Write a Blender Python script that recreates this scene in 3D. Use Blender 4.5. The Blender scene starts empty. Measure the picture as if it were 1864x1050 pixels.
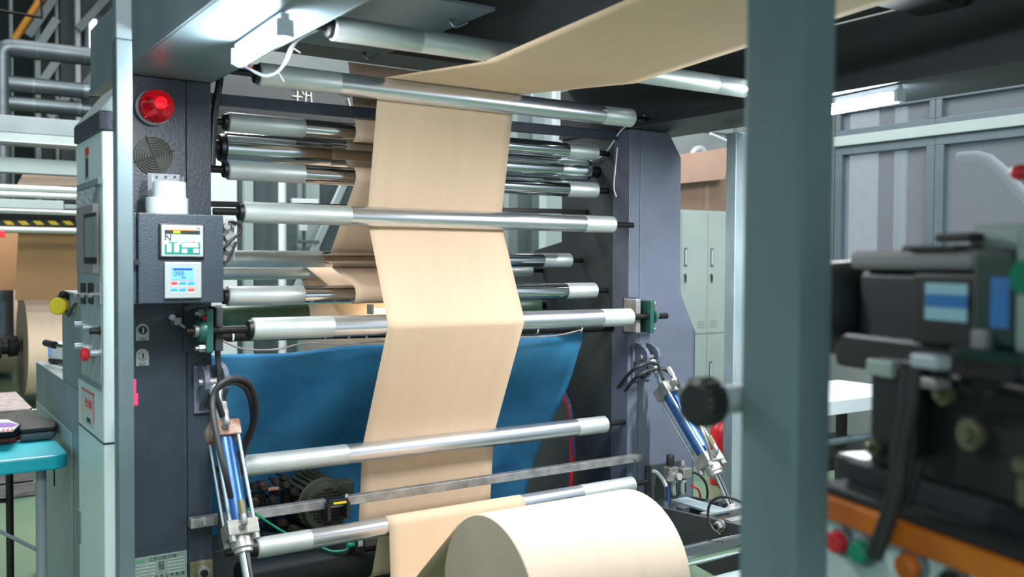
import bpy, bmesh, math, random
from mathutils import Vector, Matrix
random.seed(7)
S = bpy.context.scene
COL = S.collection
V = Vector

# ------------------------------------------------------------------ camera
FPX = 1721.8
YAW, PITCH, ROLL = math.radians(33.7535), math.radians(-1.6688), math.radians(-0.3458)
CAM = V((0, 0, 1.5))
Fw = V((math.sin(YAW)*math.cos(PITCH), math.cos(YAW)*math.cos(PITCH), math.sin(PITCH)))
R0 = V((math.cos(YAW), -math.sin(YAW), 0))
D0 = Fw.cross(R0)
Rt = R0*math.cos(ROLL) + D0*math.sin(ROLL)
Dn = -R0*math.sin(ROLL) + D0*math.cos(ROLL)
cd = bpy.data.cameras.new('camera'); cam = bpy.data.objects.new('camera', cd); COL.objects.link(cam)
m = Matrix((Rt, -Dn, -Fw)).transposed().to_4x4(); m.translation = CAM
cam.matrix_world = m
cd.sensor_width = 36; cd.lens = 36*FPX/1864; cd.clip_start = .05; cd.clip_end = 200
cd.dof.use_dof = True; cd.dof.focus_distance = 4.1; cd.dof.aperture_fstop = 2.3
S.camera = cam

# ------------------------------------------------------------------ world and light
S.view_settings.view_transform = 'Standard'; S.view_settings.look = 'None'
S.view_settings.exposure = 0.55; S.view_settings.gamma = 1; S.view_settings.use_curve_mapping = False
w = bpy.data.worlds.new('world'); S.world = w; w.use_nodes = True
bg = w.node_tree.nodes['Background']; bg.inputs[0].default_value = (.74, .9, 1, 1); bg.inputs[1].default_value = .7

def area(name, loc, target, sx, sy, power, col=(1, .98, .95)):
    l = bpy.data.lights.new(name, 'AREA'); l.shape = 'RECTANGLE'; l.size = sx; l.size_y = sy
    l.energy = power; l.color = col
    o = bpy.data.objects.new(name, l); COL.objects.link(o); o.location = loc
    o.rotation_euler = (V(target)-V(loc)).to_track_quat('-Z', 'Y').to_euler()
    return o
area('hall_light', (.2, -1.2, 4.6), (1.9, 3.4, 1.3), 2.4, .8, 160)
area('hall_light', (4.6, 1.4, 4.4), (3.3, 3.4, 1.2), 1.6, .8, 70, (.93, .97, 1))
area('hall_light', (1.5, 7.0, 5.5), (1.8, 6.5, 0), 3, 2, 420)
area('hall_light', (2.2, 11.5, 6.0), (2.2, 11.4, 0), 4, 3, 70)
area('hall_light', (5.0, 4.6, 3.8), (4.9, 5.0, 1), 1.4, .8, 30)

# ------------------------------------------------------------------ helpers
def px(u, v, X=None, Y=None, Z=None, D=None):
    """point of the place seen at picture position u, v, on the plane X, Y or Z, or at depth D"""
    d = Fw*FPX + Rt*(u-932) + Dn*(v-525)
    if X is not None: t = X/d.x
    elif Y is not None: t = Y/d.y
    elif Z is not None: t = (Z-CAM.z)/d.z
    else: t = D/FPX
    return CAM + d*t

def lin(c):
    return tuple(((x/255)/12.92 if x/255 <= .04045 else ((x/255+.055)/1.055)**2.4) for x in c)+(1,)

def mat(name, col, rough=.5, metal=0., bump=0., bscale=60., var=0., vscale=8., stretch=None, col2=None,
        emit=0., trans=0., alpha=None, coat=0., aniso=0., ramp=(.35, .75), rvar=0.):
    m = bpy.data.materials.new(name); m.use_nodes = True
    nt = m.node_tree; b = nt.nodes['Principled BSDF']
    b.inputs['Base Color'].default_value = lin(col); b.inputs['Roughness'].default_value = rough
    b.inputs['Metallic'].default_value = metal
    if coat: b.inputs['Coat Weight'].default_value = coat
    if aniso: b.inputs['Anisotropic'].default_value = aniso
    if trans: b.inputs['Transmission Weight'].default_value = trans; b.inputs['IOR'].default_value = 1.3
    if alpha is not None: b.inputs['Alpha'].default_value = alpha
    if emit:
        b.inputs['Emission Color'].default_value = lin(col); b.inputs['Emission Strength'].default_value = emit
    tc = nt.nodes.new('ShaderNodeTexCoord'); mp = nt.nodes.new('ShaderNodeMapping')
    nt.links.new(tc.outputs['Object'], mp.inputs[0])
    if stretch: mp.inputs['Scale'].default_value = stretch
    if var or col2:
        n = nt.nodes.new('ShaderNodeTexNoise'); n.inputs['Scale'].default_value = vscale; n.inputs['Detail'].default_value = 5
        nt.links.new(mp.outputs[0], n.inputs[0])
        r = nt.nodes.new('ShaderNodeValToRGB'); r.color_ramp.elements[0].position = ramp[0]; r.color_ramp.elements[1].position = ramp[1]
        c2 = col2 if col2 else tuple(max(0, x*(1-var)) for x in col)
        r.color_ramp.elements[0].color = lin(col); r.color_ramp.elements[1].color = lin(c2)
        nt.links.new(n.outputs['Fac'], r.inputs[0]); nt.links.new(r.outputs[0], b.inputs['Base Color'])
        if rvar:
            mr = nt.nodes.new('ShaderNodeMapRange'); mr.inputs['To Min'].default_value = rough-rvar; mr.inputs['To Max'].default_value = rough+rvar
            nt.links.new(n.outputs['Fac'], mr.inputs[0]); nt.links.new(mr.outputs[0], b.inputs['Roughness'])
    if bump:
        n2 = nt.nodes.new('ShaderNodeTexNoise'); n2.inputs['Scale'].default_value = bscale; n2.inputs['Detail'].default_value = 3
        nt.links.new(mp.outputs[0], n2.inputs[0])
        bp = nt.nodes.new('ShaderNodeBump'); bp.inputs['Strength'].default_value = bump; bp.inputs['Distance'].default_value = .002
        nt.links.new(n2.outputs['Fac'], bp.inputs['Height']); nt.links.new(bp.outputs[0], b.inputs['Normal'])
    return m

M = dict(
    dark=mat('dark_grey_shaded_paint', (46, 56, 66), .42, 0, .7, 140, .18, 5),  # doubles as frame paint with the left column's shade in it
    plate=mat('charcoal_paint', (58, 64, 68), .5, 0, .3, 90, .3, 4),
    blue_grey_lit=mat('blue_grey_lit_paint', (98, 104, 120), .45, 0, .25, 120, .1, 5),  # frame paint lightened to hold the light on the right column
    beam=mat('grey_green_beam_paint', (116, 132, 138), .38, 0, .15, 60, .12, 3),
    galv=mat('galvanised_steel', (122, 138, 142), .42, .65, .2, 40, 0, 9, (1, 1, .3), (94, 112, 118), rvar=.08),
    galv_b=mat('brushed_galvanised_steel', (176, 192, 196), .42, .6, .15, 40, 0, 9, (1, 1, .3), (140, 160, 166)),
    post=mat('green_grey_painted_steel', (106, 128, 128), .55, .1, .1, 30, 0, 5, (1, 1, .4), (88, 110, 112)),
    beam_shaded=mat('shaded_beam_paint', (34, 42, 46), .5, 0, .15, 60, .15, 3),  # beam colour darkened to put shade on the right beam and cross beams
    roller=mat('polished_aluminium', (232, 235, 242), .29, .92, .04, 60, 0, 5, (.3, 6, 6), (196, 200, 204), rvar=.06),
    mirror=mat('chromed_steel', (216, 220, 224), .12, 1),
    band=mat('matte_aluminium', (206, 214, 212), .46, .6, .08, 200, .06, 8),
    steel=mat('worn_steel', (176, 176, 176), .45, .7, .2, 60, 0, 20, None, (128, 126, 124)),
    shaft=mat('black_oxide_steel', (52, 50, 50), .38, .8),
    black=mat('black_plastic', (20, 21, 22), .45),
    rubber=mat('black_rubber_hose', (38, 39, 41), .5, 0, .1, 200),
    cast=mat('cast_zinc', (178, 178, 172), .45, .7, .5, 80, .2, 20),
    rust=mat('rusty_painted_steel', (150, 96, 72), .6, .2, .4, 50, 0, 25, None, (186, 180, 172)),
    paper=mat('kraft_paper', (222, 193, 162), .8, 0, .05, 9, .025, 3, (5, 1, .6)),
    paper2=mat('kraft_paper_roll', (232, 208, 184), .7, 0, .05, 20, .03, 4, (4, 1, 1)),
    paper_end=mat('kraft_paper_roll_end', (158, 146, 124), .85, 0, .3, 60, .06, 6),
    blue=mat('blue_plastic_sheet', (72, 150, 198), .36, 0, .6, 9, 0, 3.2, None, (38, 100, 150), ramp=(.45, .8)),
    cylblue=mat('blue_anodised_tube', (52, 98, 158), .3, .45, 0, 10, .2, 20),
    chrome=mat('chrome_rod', (225, 226, 228), .08, 1),
    white=mat('white_plastic', (180, 189, 191), .4),
    green=mat('green_rubber', (58, 92, 66), .4, 0, .1, 20, .35, 5),
    gbear=mat('green_bearing_paint', (36, 84, 76), .4, .2, .3, 60),
    teal=mat('turquoise_plastic', (22, 168, 184), .4, 0, .1, 90, .05, 10),
    mint=mat('pale_green_cabinet_paint', (196, 216, 214), .4, 0, .1, 120, .04, 4),
    greyc=mat('grey_cabinet_paint', (126, 140, 144), .42, 0, .15, 100, .1, 5),
    locker=mat('pale_locker_paint', (176, 190, 184), .45, 0, .05, 50, .05, 3),
    card=mat('cardboard', (146, 120, 102), .85, 0, .2, 20, .08, 6),
    card2=mat('cardboard_flap', (164, 136, 120), .85, 0, .1, 20, .06, 6),
    floor=mat('green_epoxy_floor', (92, 120, 98), .22, 0, .06, 3, 0, .8, None, (112, 132, 106)),
    wall=mat('grey_hall_wall', (112, 122, 122), .8, 0, .1, 5, .12, .6),
    darkwall=mat('dark_hall_cladding', (74, 84, 84), .8, 0, .1, 5, .2, .5),
    roof=mat('hall_roof_sheet', (70, 82, 80), .8, 0, .1, 5, .2, .5),
    ductm=mat('dull_duct_steel', (112, 124, 128), .45, .7, .2, 40, 0, 9, (.3, 1, 1), (92, 104, 110), rvar=.06),
    matt=mat('matt_black_paint', (30, 34, 36), .85),
    pale=mat('pale_grey_paint', (150, 166, 166), .5, 0, .1, 30, .06, 2),
    palew=mat('off_white_paint', (206, 214, 218), .5),
    mid=mat('slate_panel_paint', (70, 84, 88), .5, 0, .05, 20, .08, 3),
    winf=mat('window_frame_paint', (84, 98, 106), .4, .1, .1, 30, .1, 6),
    red=mat('red_tarpaulin', (200, 26, 40), .4, 0, .2, 8, .2, 6),
    redp=mat('red_plastic', (206, 40, 48), .35),
    yellow=mat('yellow_plastic', (214, 190, 30), .4),
    orange=mat('orange_painted_wood', (206, 116, 22), .42, 0, .15, 30, 0, 6, None, (160, 74, 12)),
    pink=mat('pink_tag', (226, 56, 110), .5),
    gcable=mat('green_cable', (16, 132, 100), .4),
    rcable=mat('red_hose', (214, 40, 44), .35),
    bcable=mat('blue_hose', (40, 70, 130), .35),
    wcable=mat('white_cable', (226, 228, 232), .45),
    ycable=mat('mustard_pipe', (176, 120, 30), .5),
    motor=mat('olive_motor_paint', (84, 88, 72), .5, .1, .4, 40, .3, 12),
    grease=mat('greasy_brown_steel', (66, 54, 48), .5, .4, .8, 40, .5, 20),
    glass=mat('dirty_window_glass', (205, 214, 222), .06, 0, 0, 1, 0, 5, None, None, 0, 0, .10),
    clear=mat('clear_acrylic', (214, 222, 226), .08, 0, 0, 1, 0, 5, None, None, 0, 0, .3),
    film=mat('crinkled_clear_film', (222, 232, 236), .12, 0, 1, 14, 0, 5, None, None, 0, 0, .4),
    lcd=mat('blue_lcd', (90, 150, 255), .3, emit=.45),
    lcdw=mat('blurred_screen', (44, 96, 150), .3, emit=.18),
    lcdt=mat('screen_pale_band', (120, 160, 170), .3, emit=.2),
    lcdd=mat('lcd_digits', (44, 56, 150), .4),
    purple=mat('purple_print', (120, 74, 158), .5),
    tealp=mat('teal_membrane', (14, 112, 98), .4),
    btn=mat('grey_membrane_key', (190, 196, 196), .5),
    bblue=mat('blue_key', (24, 140, 190), .4),
    bred=mat('red_key', (206, 66, 62), .4),
    silver=mat('silver_panel', (160, 166, 166), .35, .3),
    ledr=mat('red_led', (255, 60, 60), .3, emit=4), ledw=mat('white_led', (255, 235, 215), .3, emit=3), ledg=mat('green_led_digits', (120, 220, 20), .3, emit=1.2),
    tube=mat('lit_tube', (238, 246, 255), .4, emit=110), glint_tube=mat('reflection_glow_tube', (255, 244, 214), .4, emit=14),
    cap=mat('lamp_end_cap', (220, 226, 232), .4),
    dome=mat('red_beacon_dome', (235, 14, 34), .08, trans=.75, coat=.5),
    bulb=mat('red_beacon_bulb', (255, 70, 80), .3, emit=3),
    ground=mat('outside_ground', (120, 124, 122), .9, 0, .2, 8, .2, 1),
    outw=mat('white_render', (236, 236, 242), .8, 0, .2, 30, .04, 6),
    outg=mat('grey_outside_wall', (110, 114, 122), .8, 0, .2, 10, .1, 1),
    leather=mat('brown_strap', (130, 58, 44), .5), fabric=mat('black_bag_fabric', (34, 36, 38), .75, 0, .5, 120, .2, 20),
    zipg=mat('slate_bag_side', (62, 78, 88), .6),
    kraftdark=mat('brown_kraft', (200, 154, 112), .8, 0, .1, 20, .05, 3),
    boards=mat('grey_pink_boards', (160, 150, 150), .6, 0, .4, 12, .3, 14, (1, 1, 8)),
    text=mat('black_print', (34, 38, 40), .6), textr=mat('red_print', (196, 44, 44), .6), textw=mat('grey_white_strokes', (240, 242, 238), .5),
    greenp=mat('green_print', (20, 150, 84), .6), nameplate=mat('etched_aluminium_plate', (150, 170, 160), .38, .55, .1, 60, .1, 9),
    signb=mat('grey_sign_board', (112, 116, 118), .35, .1, 0, 10, .12, 3),
    dgreen=mat('dark_green_machine_paint', (18, 52, 44), .4), drum=mat('dark_machine_paint', (26, 33, 36), .45, .1),
    lgrey=mat('light_machine_grey', (128, 128, 128), .5), lmint=mat('pale_mint_machine_paint', (160, 176, 168), .5),
    bronze=mat('olive_brass', (120, 118, 92), .45, .5),
)

def wloc(p):
    l = V((0, 0, 0))
    while p is not None:
        l += p.location; p = p.parent
    return l

class MB:
    """collects shapes in world coordinates and links them as one mesh object"""
    def __init__(s): s.v = []; s.f = []; s.sm = []
    def add(s, vs, fs, smooth=False):
        b = len(s.v); s.v += [V(x) for x in vs]
        for f in fs: s.f.append([b+i for i in f]); s.sm.append(smooth)
        return s
    def box(s, x0, x1, y0, y1, z0, z1):
        return s.obox(((x0+x1)/2, (y0+y1)/2, (z0+z1)/2), ((1, 0, 0), (0, 1, 0), (0, 0, 1)), (abs(x1-x0)/2, abs(y1-y0)/2, abs(z1-z0)/2))
    def obox(s, c, ax, h):
        c = V(c); a, b, d = [V(q).normalized()*k for q, k in zip(ax, h)]
        vs = [c+a*i+b*j+d*k for i in (-1, 1) for j in (-1, 1) for k in (-1, 1)]
        return s.add(vs, [(0, 1, 3, 2), (4, 6, 7, 5), (0, 4, 5, 1), (2, 3, 7, 6), (0, 2, 6, 4), (1, 5, 7, 3)])
    def cyl(s, p0, p1, r, seg=24, r1=None, caps=True):
        p0, p1 = V(p0), V(p1); r1 = r if r1 is None else r1
        return s.lathe(p0, p1-p0, [(0, r), ((p1-p0).length, r1)], seg, caps, True)
    def lathe(s, o, axis, prof, seg=24, caps=True, flatcap=True):
        """prof: (distance along axis, radius)"""
        o = V(o); a = V(axis).normalized()
        q = V((0, 0, 1)) if abs(a.z) < .9 else V((1, 0, 0))
        e1 = a.cross(q).normalized(); e2 = a.cross(e1)
        vs = []; fs = []
        for t, r in prof:
            for k in range(seg):
                an = 2*math.pi*k/seg; vs.append(o+a*t+(e1*math.cos(an)+e2*math.sin(an))*r)
        for i in range(len(prof)-1):
            for k in range(seg):
                k2 = (k+1) % seg; fs.append((i*seg+k, i*seg+k2, (i+1)*seg+k2, (i+1)*seg+k))
        s.add(vs, fs, True)
        if caps:
            n = len(prof)-1
            c0 = vs[:seg]; c1 = vs[n*seg:]
            if prof[0][1] > 1e-5: s.add(c0, [tuple(range(seg))[::-1]])
            if prof[-1][1] > 1e-5: s.add(c1, [tuple(range(seg))])
        return s
    def tube(s, pts, r, seg=10, sub=6, closed=False):
        pts = [V(p) for p in pts]; P = []
        if sub > 1 and len(pts) > 2:
            n = len(pts)
            for i in range(n-1):
                p0 = pts[max(i-1, 0)]; p1 = pts[i]; p2 = pts[i+1]; p3 = pts[min(i+2, n-1)]
                for k in range(sub):
                    t = k/sub
                    P.append(.5*((2*p1)+(p2-p0)*t+(2*p0-5*p1+4*p2-p3)*t*t+(3*p1-p0-3*p2+p3)*t**3))
            P.append(pts[-1])
        else: P = pts
        n = len(P); vs = []; fs = []; e = None
        for i, p in enumerate(P):
            t = (P[min(i+1, n-1)]-P[max(i-1, 0)]).normalized()
            if e is None:
                q = V((0, 0, 1)) if abs(t.z) < .9 else V((1, 0, 0)); e = t.cross(q).normalized()
            else: e = (e-t*e.dot(t)).normalized()
            g = t.cross(e)
            for k in range(seg):
                an = 2*math.pi*k/seg; vs.append(p+(e*math.cos(an)+g*math.sin(an))*r)
        for i in range(n-1):
            for k in range(seg):
                k2 = (k+1) % seg; fs.append((i*seg+k, i*seg+k2, (i+1)*seg+k2, (i+1)*seg+k))
        s.add(vs, fs, True); s.add(vs[:seg], [tuple(range(seg))[::-1]]); s.add(vs[-seg:], [tuple(range(seg))])
        return s
    def prism(s, pts, ext):
        pts = [V(p) for p in pts]; ext = V(ext); n = len(pts)
        vs = pts+[p+ext for p in pts]
        fs = [tuple(range(n)), tuple(range(2*n-1, n-1, -1))]+[(i, n+i, n+(i+1) % n, (i+1) % n) for i in range(n)]
        return s.add(vs, fs)
    def sphere(s, c, r, seg=20, rings=12, sc=(1, 1, 1)):
        vs = []; fs = []; c = V(c)
        for i in range(rings+1):
            th = math.pi*i/rings
            for k in range(seg):
                ph = 2*math.pi*k/seg
                vs.append(c+V((math.sin(th)*math.cos(ph)*sc[0], math.sin(th)*math.sin(ph)*sc[1], math.cos(th)*sc[2]))*r)
        for i in range(rings):
            for k in range(seg):
                k2 = (k+1) % seg; fs.append((i*seg+k, (i+1)*seg+k, (i+1)*seg+k2, i*seg+k2))
        return s.add(vs, fs, True)
    def sheet(s, rows, smooth=True):
        n = len(rows[0]); vs = [p for r in rows for p in r]
        fs = [(i*n+k, i*n+k+1, (i+1)*n+k+1, (i+1)*n+k) for i in range(len(rows)-1) for k in range(n-1)]
        return s.add(vs, fs, smooth)
    def build(s, name, material, parent=None, bev=0., solid=0., clean=True):
        me = bpy.data.meshes.new(name)
        if parent is None:
            n = len(s.v); o0 = V((sum(p.x for p in s.v)/n, sum(p.y for p in s.v)/n, min(p.z for p in s.v)))
            base = o0
        else: base = wloc(parent); o0 = V((0, 0, 0))
        me.from_pydata([p-base for p in s.v], [], s.f)
        me.polygons.foreach_set('use_smooth', s.sm)
        bm = bmesh.new(); bm.from_mesh(me)
        bmesh.ops.remove_doubles(bm, verts=bm.verts, dist=1e-6)
        bmesh.ops.recalc_face_normals(bm, faces=bm.faces); bm.to_mesh(me); bm.free()
        # sharp where flat faces meet smooth ones
        me.materials.append(M[material] if isinstance(material, str) else material)
        o = bpy.data.objects.new(name, me); COL.objects.link(o); o.location = o0
        for e in me.edges: pass
        if any(s.sm):
            try: me.set_sharp_from_angle(angle=math.radians(40))
            except Exception: pass
        if parent is not None: o.parent = parent
        if solid:
            md = o.modifiers.new('thickness', 'SOLIDIFY'); md.thickness = solid; md.offset = 0
        if bev:
            md = o.modifiers.new('bevel', 'BEVEL'); md.width = bev; md.segments = 2; md.limit_method = 'ANGLE'; md.angle_limit = math.radians(50)
        return o

def thing(name, label, cat, loc, group=None):
    o = bpy.data.objects.new(name, None); COL.objects.link(o); o.location = V(loc); o.empty_display_size = .05
    o['label'] = label; o['category'] = cat
    if group: o['group'] = group
    return o
def tag(o, label, cat, group=None):
    o['label'] = label; o['category'] = cat
    if group: o['group'] = group
    return o
def struct(o, label=None):
    o['kind'] = 'structure'
    if label: o['label'] = label
    return o
def text(name, body, size, pos, right, up, material, parent, depth=.0006, align='CENTER'):
    cu = bpy.data.curves.new(name, 'FONT'); cu.body = body; cu.size = size; cu.align_x = align; cu.align_y = 'CENTER'; cu.extrude = depth
    t = bpy.data.objects.new(name, cu); COL.objects.link(t)
    bpy.context.view_layer.update()
    me = bpy.data.meshes.new_from_object(t.evaluated_get(bpy.context.evaluated_depsgraph_get()))
    bpy.data.objects.remove(t); me.materials.clear(); me.materials.append(M[material])
    r = V(right).normalized(); u = V(up).normalized(); n = r.cross(u)
    mx = Matrix((r, u, n)).transposed().to_4x4(); mx.translation = V(pos)-wloc(parent)
    me.transform(mx)
    o = bpy.data.objects.new(name, me); COL.objects.link(o); o.parent = parent
    return o
XA, YA, ZA = V((1, 0, 0)), V((0, 1, 0)), V((0, 0, 1))
def quadY(mb, u0, v0, u1, v1, y0, y1):
    """box whose front face fills the picture rectangle at depth plane y0"""
    a = px(u0, (v0+v1)/2, Y=y0); b = px(u1, (v0+v1)/2, Y=y0)
    c = px((u0+u1)/2, v0, Y=y0); d = px((u0+u1)/2, v1, Y=y0)
    return mb.box(a.x, b.x, y0, y1, d.z, c.z)

# ------------------------------------------------------------------ the hall
YF = 3.40                      # front plane of the machine frame
XL0, XL1, XR1, XR0 = .682, px(385, 500, Y=YF).x, 2.9325, 3.286
ZB = px(290, 140, Y=YF).z     # underside of the overhead beams
struct(MB().box(-14, 7.0, -4, 20, -.1, 0).build('floor', 'floor'))
struct(MB().box(-14, 7.0, -1.5, 20, 7.6, 7.7).build('ceiling', 'roof'))
struct(MB().box(-14, 7.0, 19, 19.15, 0, 7.6).build('wall_back', 'darkwall'))
# window wall on the right, along Y
XW = 6.5
ZT = px(1690, 242, X=XW).z
yw = lambda u, v=300: px(u, v, X=XW).y
y_a, y_b, y_c = yw(1522), yw(1704), yw(1892)
ztop = px(1690, 172, X=XW).z; zbot = .95
struct(MB().box(XW, XW+.2, -2, 20, 0, zbot).box(XW, XW+.2, -2, 20, ztop, 7.6).box(XW, XW+.2, y_a+.02, 20, zbot, ztop).box(XW, XW+.2, -2, 1.5, zbot, ztop).build('wall_right', 'wall'))
def window(n, y0, y1, z0, z1, fw=.07):
    o = MB().box(XW-.02, XW+.08, y0, y1, z0, z0+fw).box(XW-.02, XW+.08, y0, y1, z1-fw, z1).box(XW-.02, XW+.08, y0+.001, y0+fw, z0+fw+.0005, z1-fw-.0005).box(XW-.02, XW+.08, y1-fw, y1-.001, z0+fw+.0005, z1-fw-.0005).build(n, 'winf', bev=.004)
    struct(o)
    g = MB().box(XW+.025, XW+.031, y0+fw, y1-fw, z0+fw, z1-fw).build('pane', 'glass', o)
    return o
yy = [y_a, y_b, y_b-(y_a-y_b)*1.0, 1.5]
k = 1
for i in range(3):
    window('window_%d' % k, yy[i+1], yy[i], zbot, ZT-.03); k += 1
    window('window_%d' % k, yy[i+1], yy[i], ZT+.05, ztop, .05); k += 1
struct(MB().box(XW-.05, XW+.1, 1.5, y_a, ZT-.03, ZT+.05).build('trim_1', 'pale', bev=.004), None)
# outdoors
struct(MB().box(7.2, 22, -6, 22, -.2, -.05).build('ground', 'ground'))
a = px(1530, 350, Y=8.0); b = px(1598, 350, Y=8.0)
tag(MB().box(a.x, b.x, 8.0, 8.4, -.1, 6).build('outdoor_pillar', 'outw'), 'white rendered pillar standing outside behind the left window pane', 'pillar')
tag(MB().box(14.6, 14.8, -2, 22, -.1, 7.2).build('outdoor_wall', 'outg'), 'plain grey building wall seen outside through the windows', 'wall')
t_ = MB(); a = px(1640, 300, X=13.9); t_.cyl((13.9, a.y, 0), (13.9, a.y, 6.5), .10)
tag(t_.build('drain_pipe', 'palew'), 'white downpipe on the grey wall outside, right of the white pillar', 'pipe')
t_ = MB(); q0 = px(1745, 287, X=9.7); q1 = px(1800, 290, X=9.7); q2 = px(1870, 362, X=9.7)
t_.tube([q0, q1, q2], .06, sub=3)
tag(t_.build('outdoor_duct', 'palew'), 'pale bent pipe outside behind the right window pane', 'pipe')

# ------------------------------------------------------------------ machine frame: columns, side plates, beams
def column(sgn, label):
    """sgn +1 right column, -1 left; outline of the right one mirrored for the left"""
    cx = (XL1+XR1)/2
    t = thing('frame_column', label, 'machine column', (cx+sgn*(XR1-cx+.17), YF+.06, 0), 'upright columns of the machine frame')
    fx = lambda x: (x if sgn > 0 else (XL1-(x-XR1)*(XL1-XL0)/(XR0-XR1)))
    matn = 'blue_grey_lit' if sgn > 0 else 'dark'  # same frame paint on both: lit tone right, shaded tone left
    xs = px(1164, 500, Y=YF).x if sgn > 0 else XR1+(XL1-px(340, 500, Y=YF).x)*(XR0-XR1)/(XL1-XL0)
    o_ = [px(u, v, Y=YF) for u, v in ((1222, 250), (1240, 287), (1238, 530), (1266, 604))]
    zt = ZB-.002
    if sgn < 0: outer = [(XR0, zt), (XR0, 0)]
    else: outer = [(o_[0].x-.02, zt), (o_[0].x, o_[0].z), (o_[1].x, o_[1].z), (o_[2].x, o_[2].z), (o_[3].x, o_[3].z), (o_[3].x, 0)]
    MB().prism([(fx(xs+.001), YF, zt)]+[(fx(x), YF, z) for x, z in outer]+[(fx(xs+.001), YF, 0)], (0, .12, 0)).build('outer_panel', matn, t, bev=.003)
    MB().box(fx(XR1), fx(xs-.001), YF, YF+.12, 0, zt).build('inner_panel', matn, t, bev=.003)
    return t
colL = column(-1, 'column left of the rollers, its shade put into the dark grey, carrying beacon and control box')
colR = column(1, 'column right of the rollers, its light put into the blue-grey, with notched outer edge')
def side_plate(x0, x1, label):
    pts = [(YF+.121, ZB-.002), (3.93, ZB-.002), (3.93, 1.60), (4.16, 1.56), (4.42, 1.40), (4.5, 0), (YF+.121, 0)]
    o = MB().prism([(x0, y, z) for y, z in pts], (x1-x0, 0, 0)).build('side_plate', 'plate', bev=.002)
    return tag(o, label, 'machine plate', 'side plates of the roller frame')
side_plate(XR1, XR1+.02, 'charcoal side plate holding the right ends of the rollers')
side_plate(XL1-.02, XL1, 'charcoal side plate behind the left dark column')
def beam(x0, x1, label, y1=3.95):
    t = thing('overhead_beam', label, 'beam', ((x0+x1)/2, 1.5, ZB), 'overhead beams running lengthwise')
    MB().box(x0, x1, -.9, y1, ZB, ZB+.25).build('beam_body', 'beam' if x0 < 2 else 'beam_shaded', t, bev=.004)
    MB().box(x0-.006, x0, -.9, y1, ZB, ZB+.02).box(x1, x1+.006, -.9, y1, ZB, ZB+.02).build('edge_lip', 'beam' if x0 < 2 else 'beam_shaded', t)
    return t
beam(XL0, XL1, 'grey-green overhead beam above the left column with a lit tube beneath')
beam(XR1, XR0+.03, 'overhead beam above the right column, shade put into its dark colour, running out at top right')
# roof plates and cross members between the beams
roofz = ZB+.19
XP = px(890, 24, Z=roofz).x
t = thing('cover_plate', 'grey cover plate with hooked edge behind the overhead roller, top left', 'plate', ((XL1+XP)/2, 2.9, roofz))
MB().box(XL1+.008, XP, 2.62, 3.42, roofz, roofz+.012).build('plate', 'beam', t, bev=.001)
t2 = thing('cover_plate', 'brown-grey cover plate in front of the overhead roller, at the top edge', 'plate', ((XL1+XP)/2, 2.0, roofz))
MB().box(XL1+.008, XP, 1.30, 2.42, roofz, roofz+.012).build('plate', 'beam', t2, bev=.001)
for tt, (u, v) in ((t, (690, 100)), (t2, (850, 40))):
    p = px(u, v, Z=roofz-.004)
    hk = MB().tube([p, p+V((-.02, 0, -.012)), p+V((-.045, .0, -.022)), p+V((-.06, .01, -.005)), p+V((-.05, .02, .005))], .006)
    hk.build('hook', 'galv', tt)
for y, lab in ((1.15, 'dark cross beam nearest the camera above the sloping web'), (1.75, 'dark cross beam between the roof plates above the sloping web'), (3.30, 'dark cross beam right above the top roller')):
    tag(MB().box(XP+.01 if y < 3 else XL1+.008, XR1-.008, y, y+.16, roofz+.015, roofz+.055).build('cross_beam', 'beam_shaded', bev=.003), lab, 'beam', 'cross beams under the machine roof')
tag(MB().box(XL1+.008, XR1-.008, -.8, 3.9, ZB+.252, ZB+.265).build('machine_roof', 'plate'), 'dark sheet roof covering the machine between both overhead beams', 'roof')

# ------------------------------------------------------------------ rollers
def roller(uL, vL, uR, vR, Y, r, label, kind='guide_roller', tubem='roller', bandm='band', bL=None, bR=None, sh=(None, None), rs=.012, capL=True, xend=True):
    A = px(uL, vL, Y=Y); B = px(uR, vR, Y=Y); d = (B-A).normalized(); L = (B-A).length
    t = thing(kind, label, 'roller', ((A.x+B.x)/2, Y, (A.z+B.z)/2-r), 'rollers of the web path')
    bl = .24*L if bL is None else bL; br = .1*L if bR is None else bR
    MB().lathe(A+d*bl, d, [(0, r), (L-bl-br, r)], 48, False).build('tube', tubem, t)
    e = .004
    MB().lathe(A, d, [(0, r-e), (e, r+.0004), (bl, r+.0004), (bl+.0006, r)], 48).build('end_band', bandm, t)
    MB().lathe(B-d*br, d, [(0, r), (.0006, r+.0004), (br-e, r+.0004), (br, r-e)], 48).build('end_band', bandm, t)
    if capL:
        MB().lathe(A-d*.018, d, [(0, r*.55), (.004, r*.8), (.018, r*.86)], 32).build('end_cap', 'black', t)
        MB().lathe(B, d, [(0, r*.8), (.006, r*.6)], 32).build('end_cap', 'black', t)
    x0 = XL1 if sh[0] is None else sh[0]; x1 = XR1 if sh[1] is None else sh[1]
    a2 = A-d*.018; 
    MB().cyl((x0, Y, a2.z), a2, rs).build('shaft', 'shaft', t)
    MB().cyl(B+d*.006, (x1, Y, B.z), rs).build('shaft', 'shaft', t)
    return dict(Y=Y, z=(A.z+B.z)/2, r=r, A=A, B=B, t=t, d=d)

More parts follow.
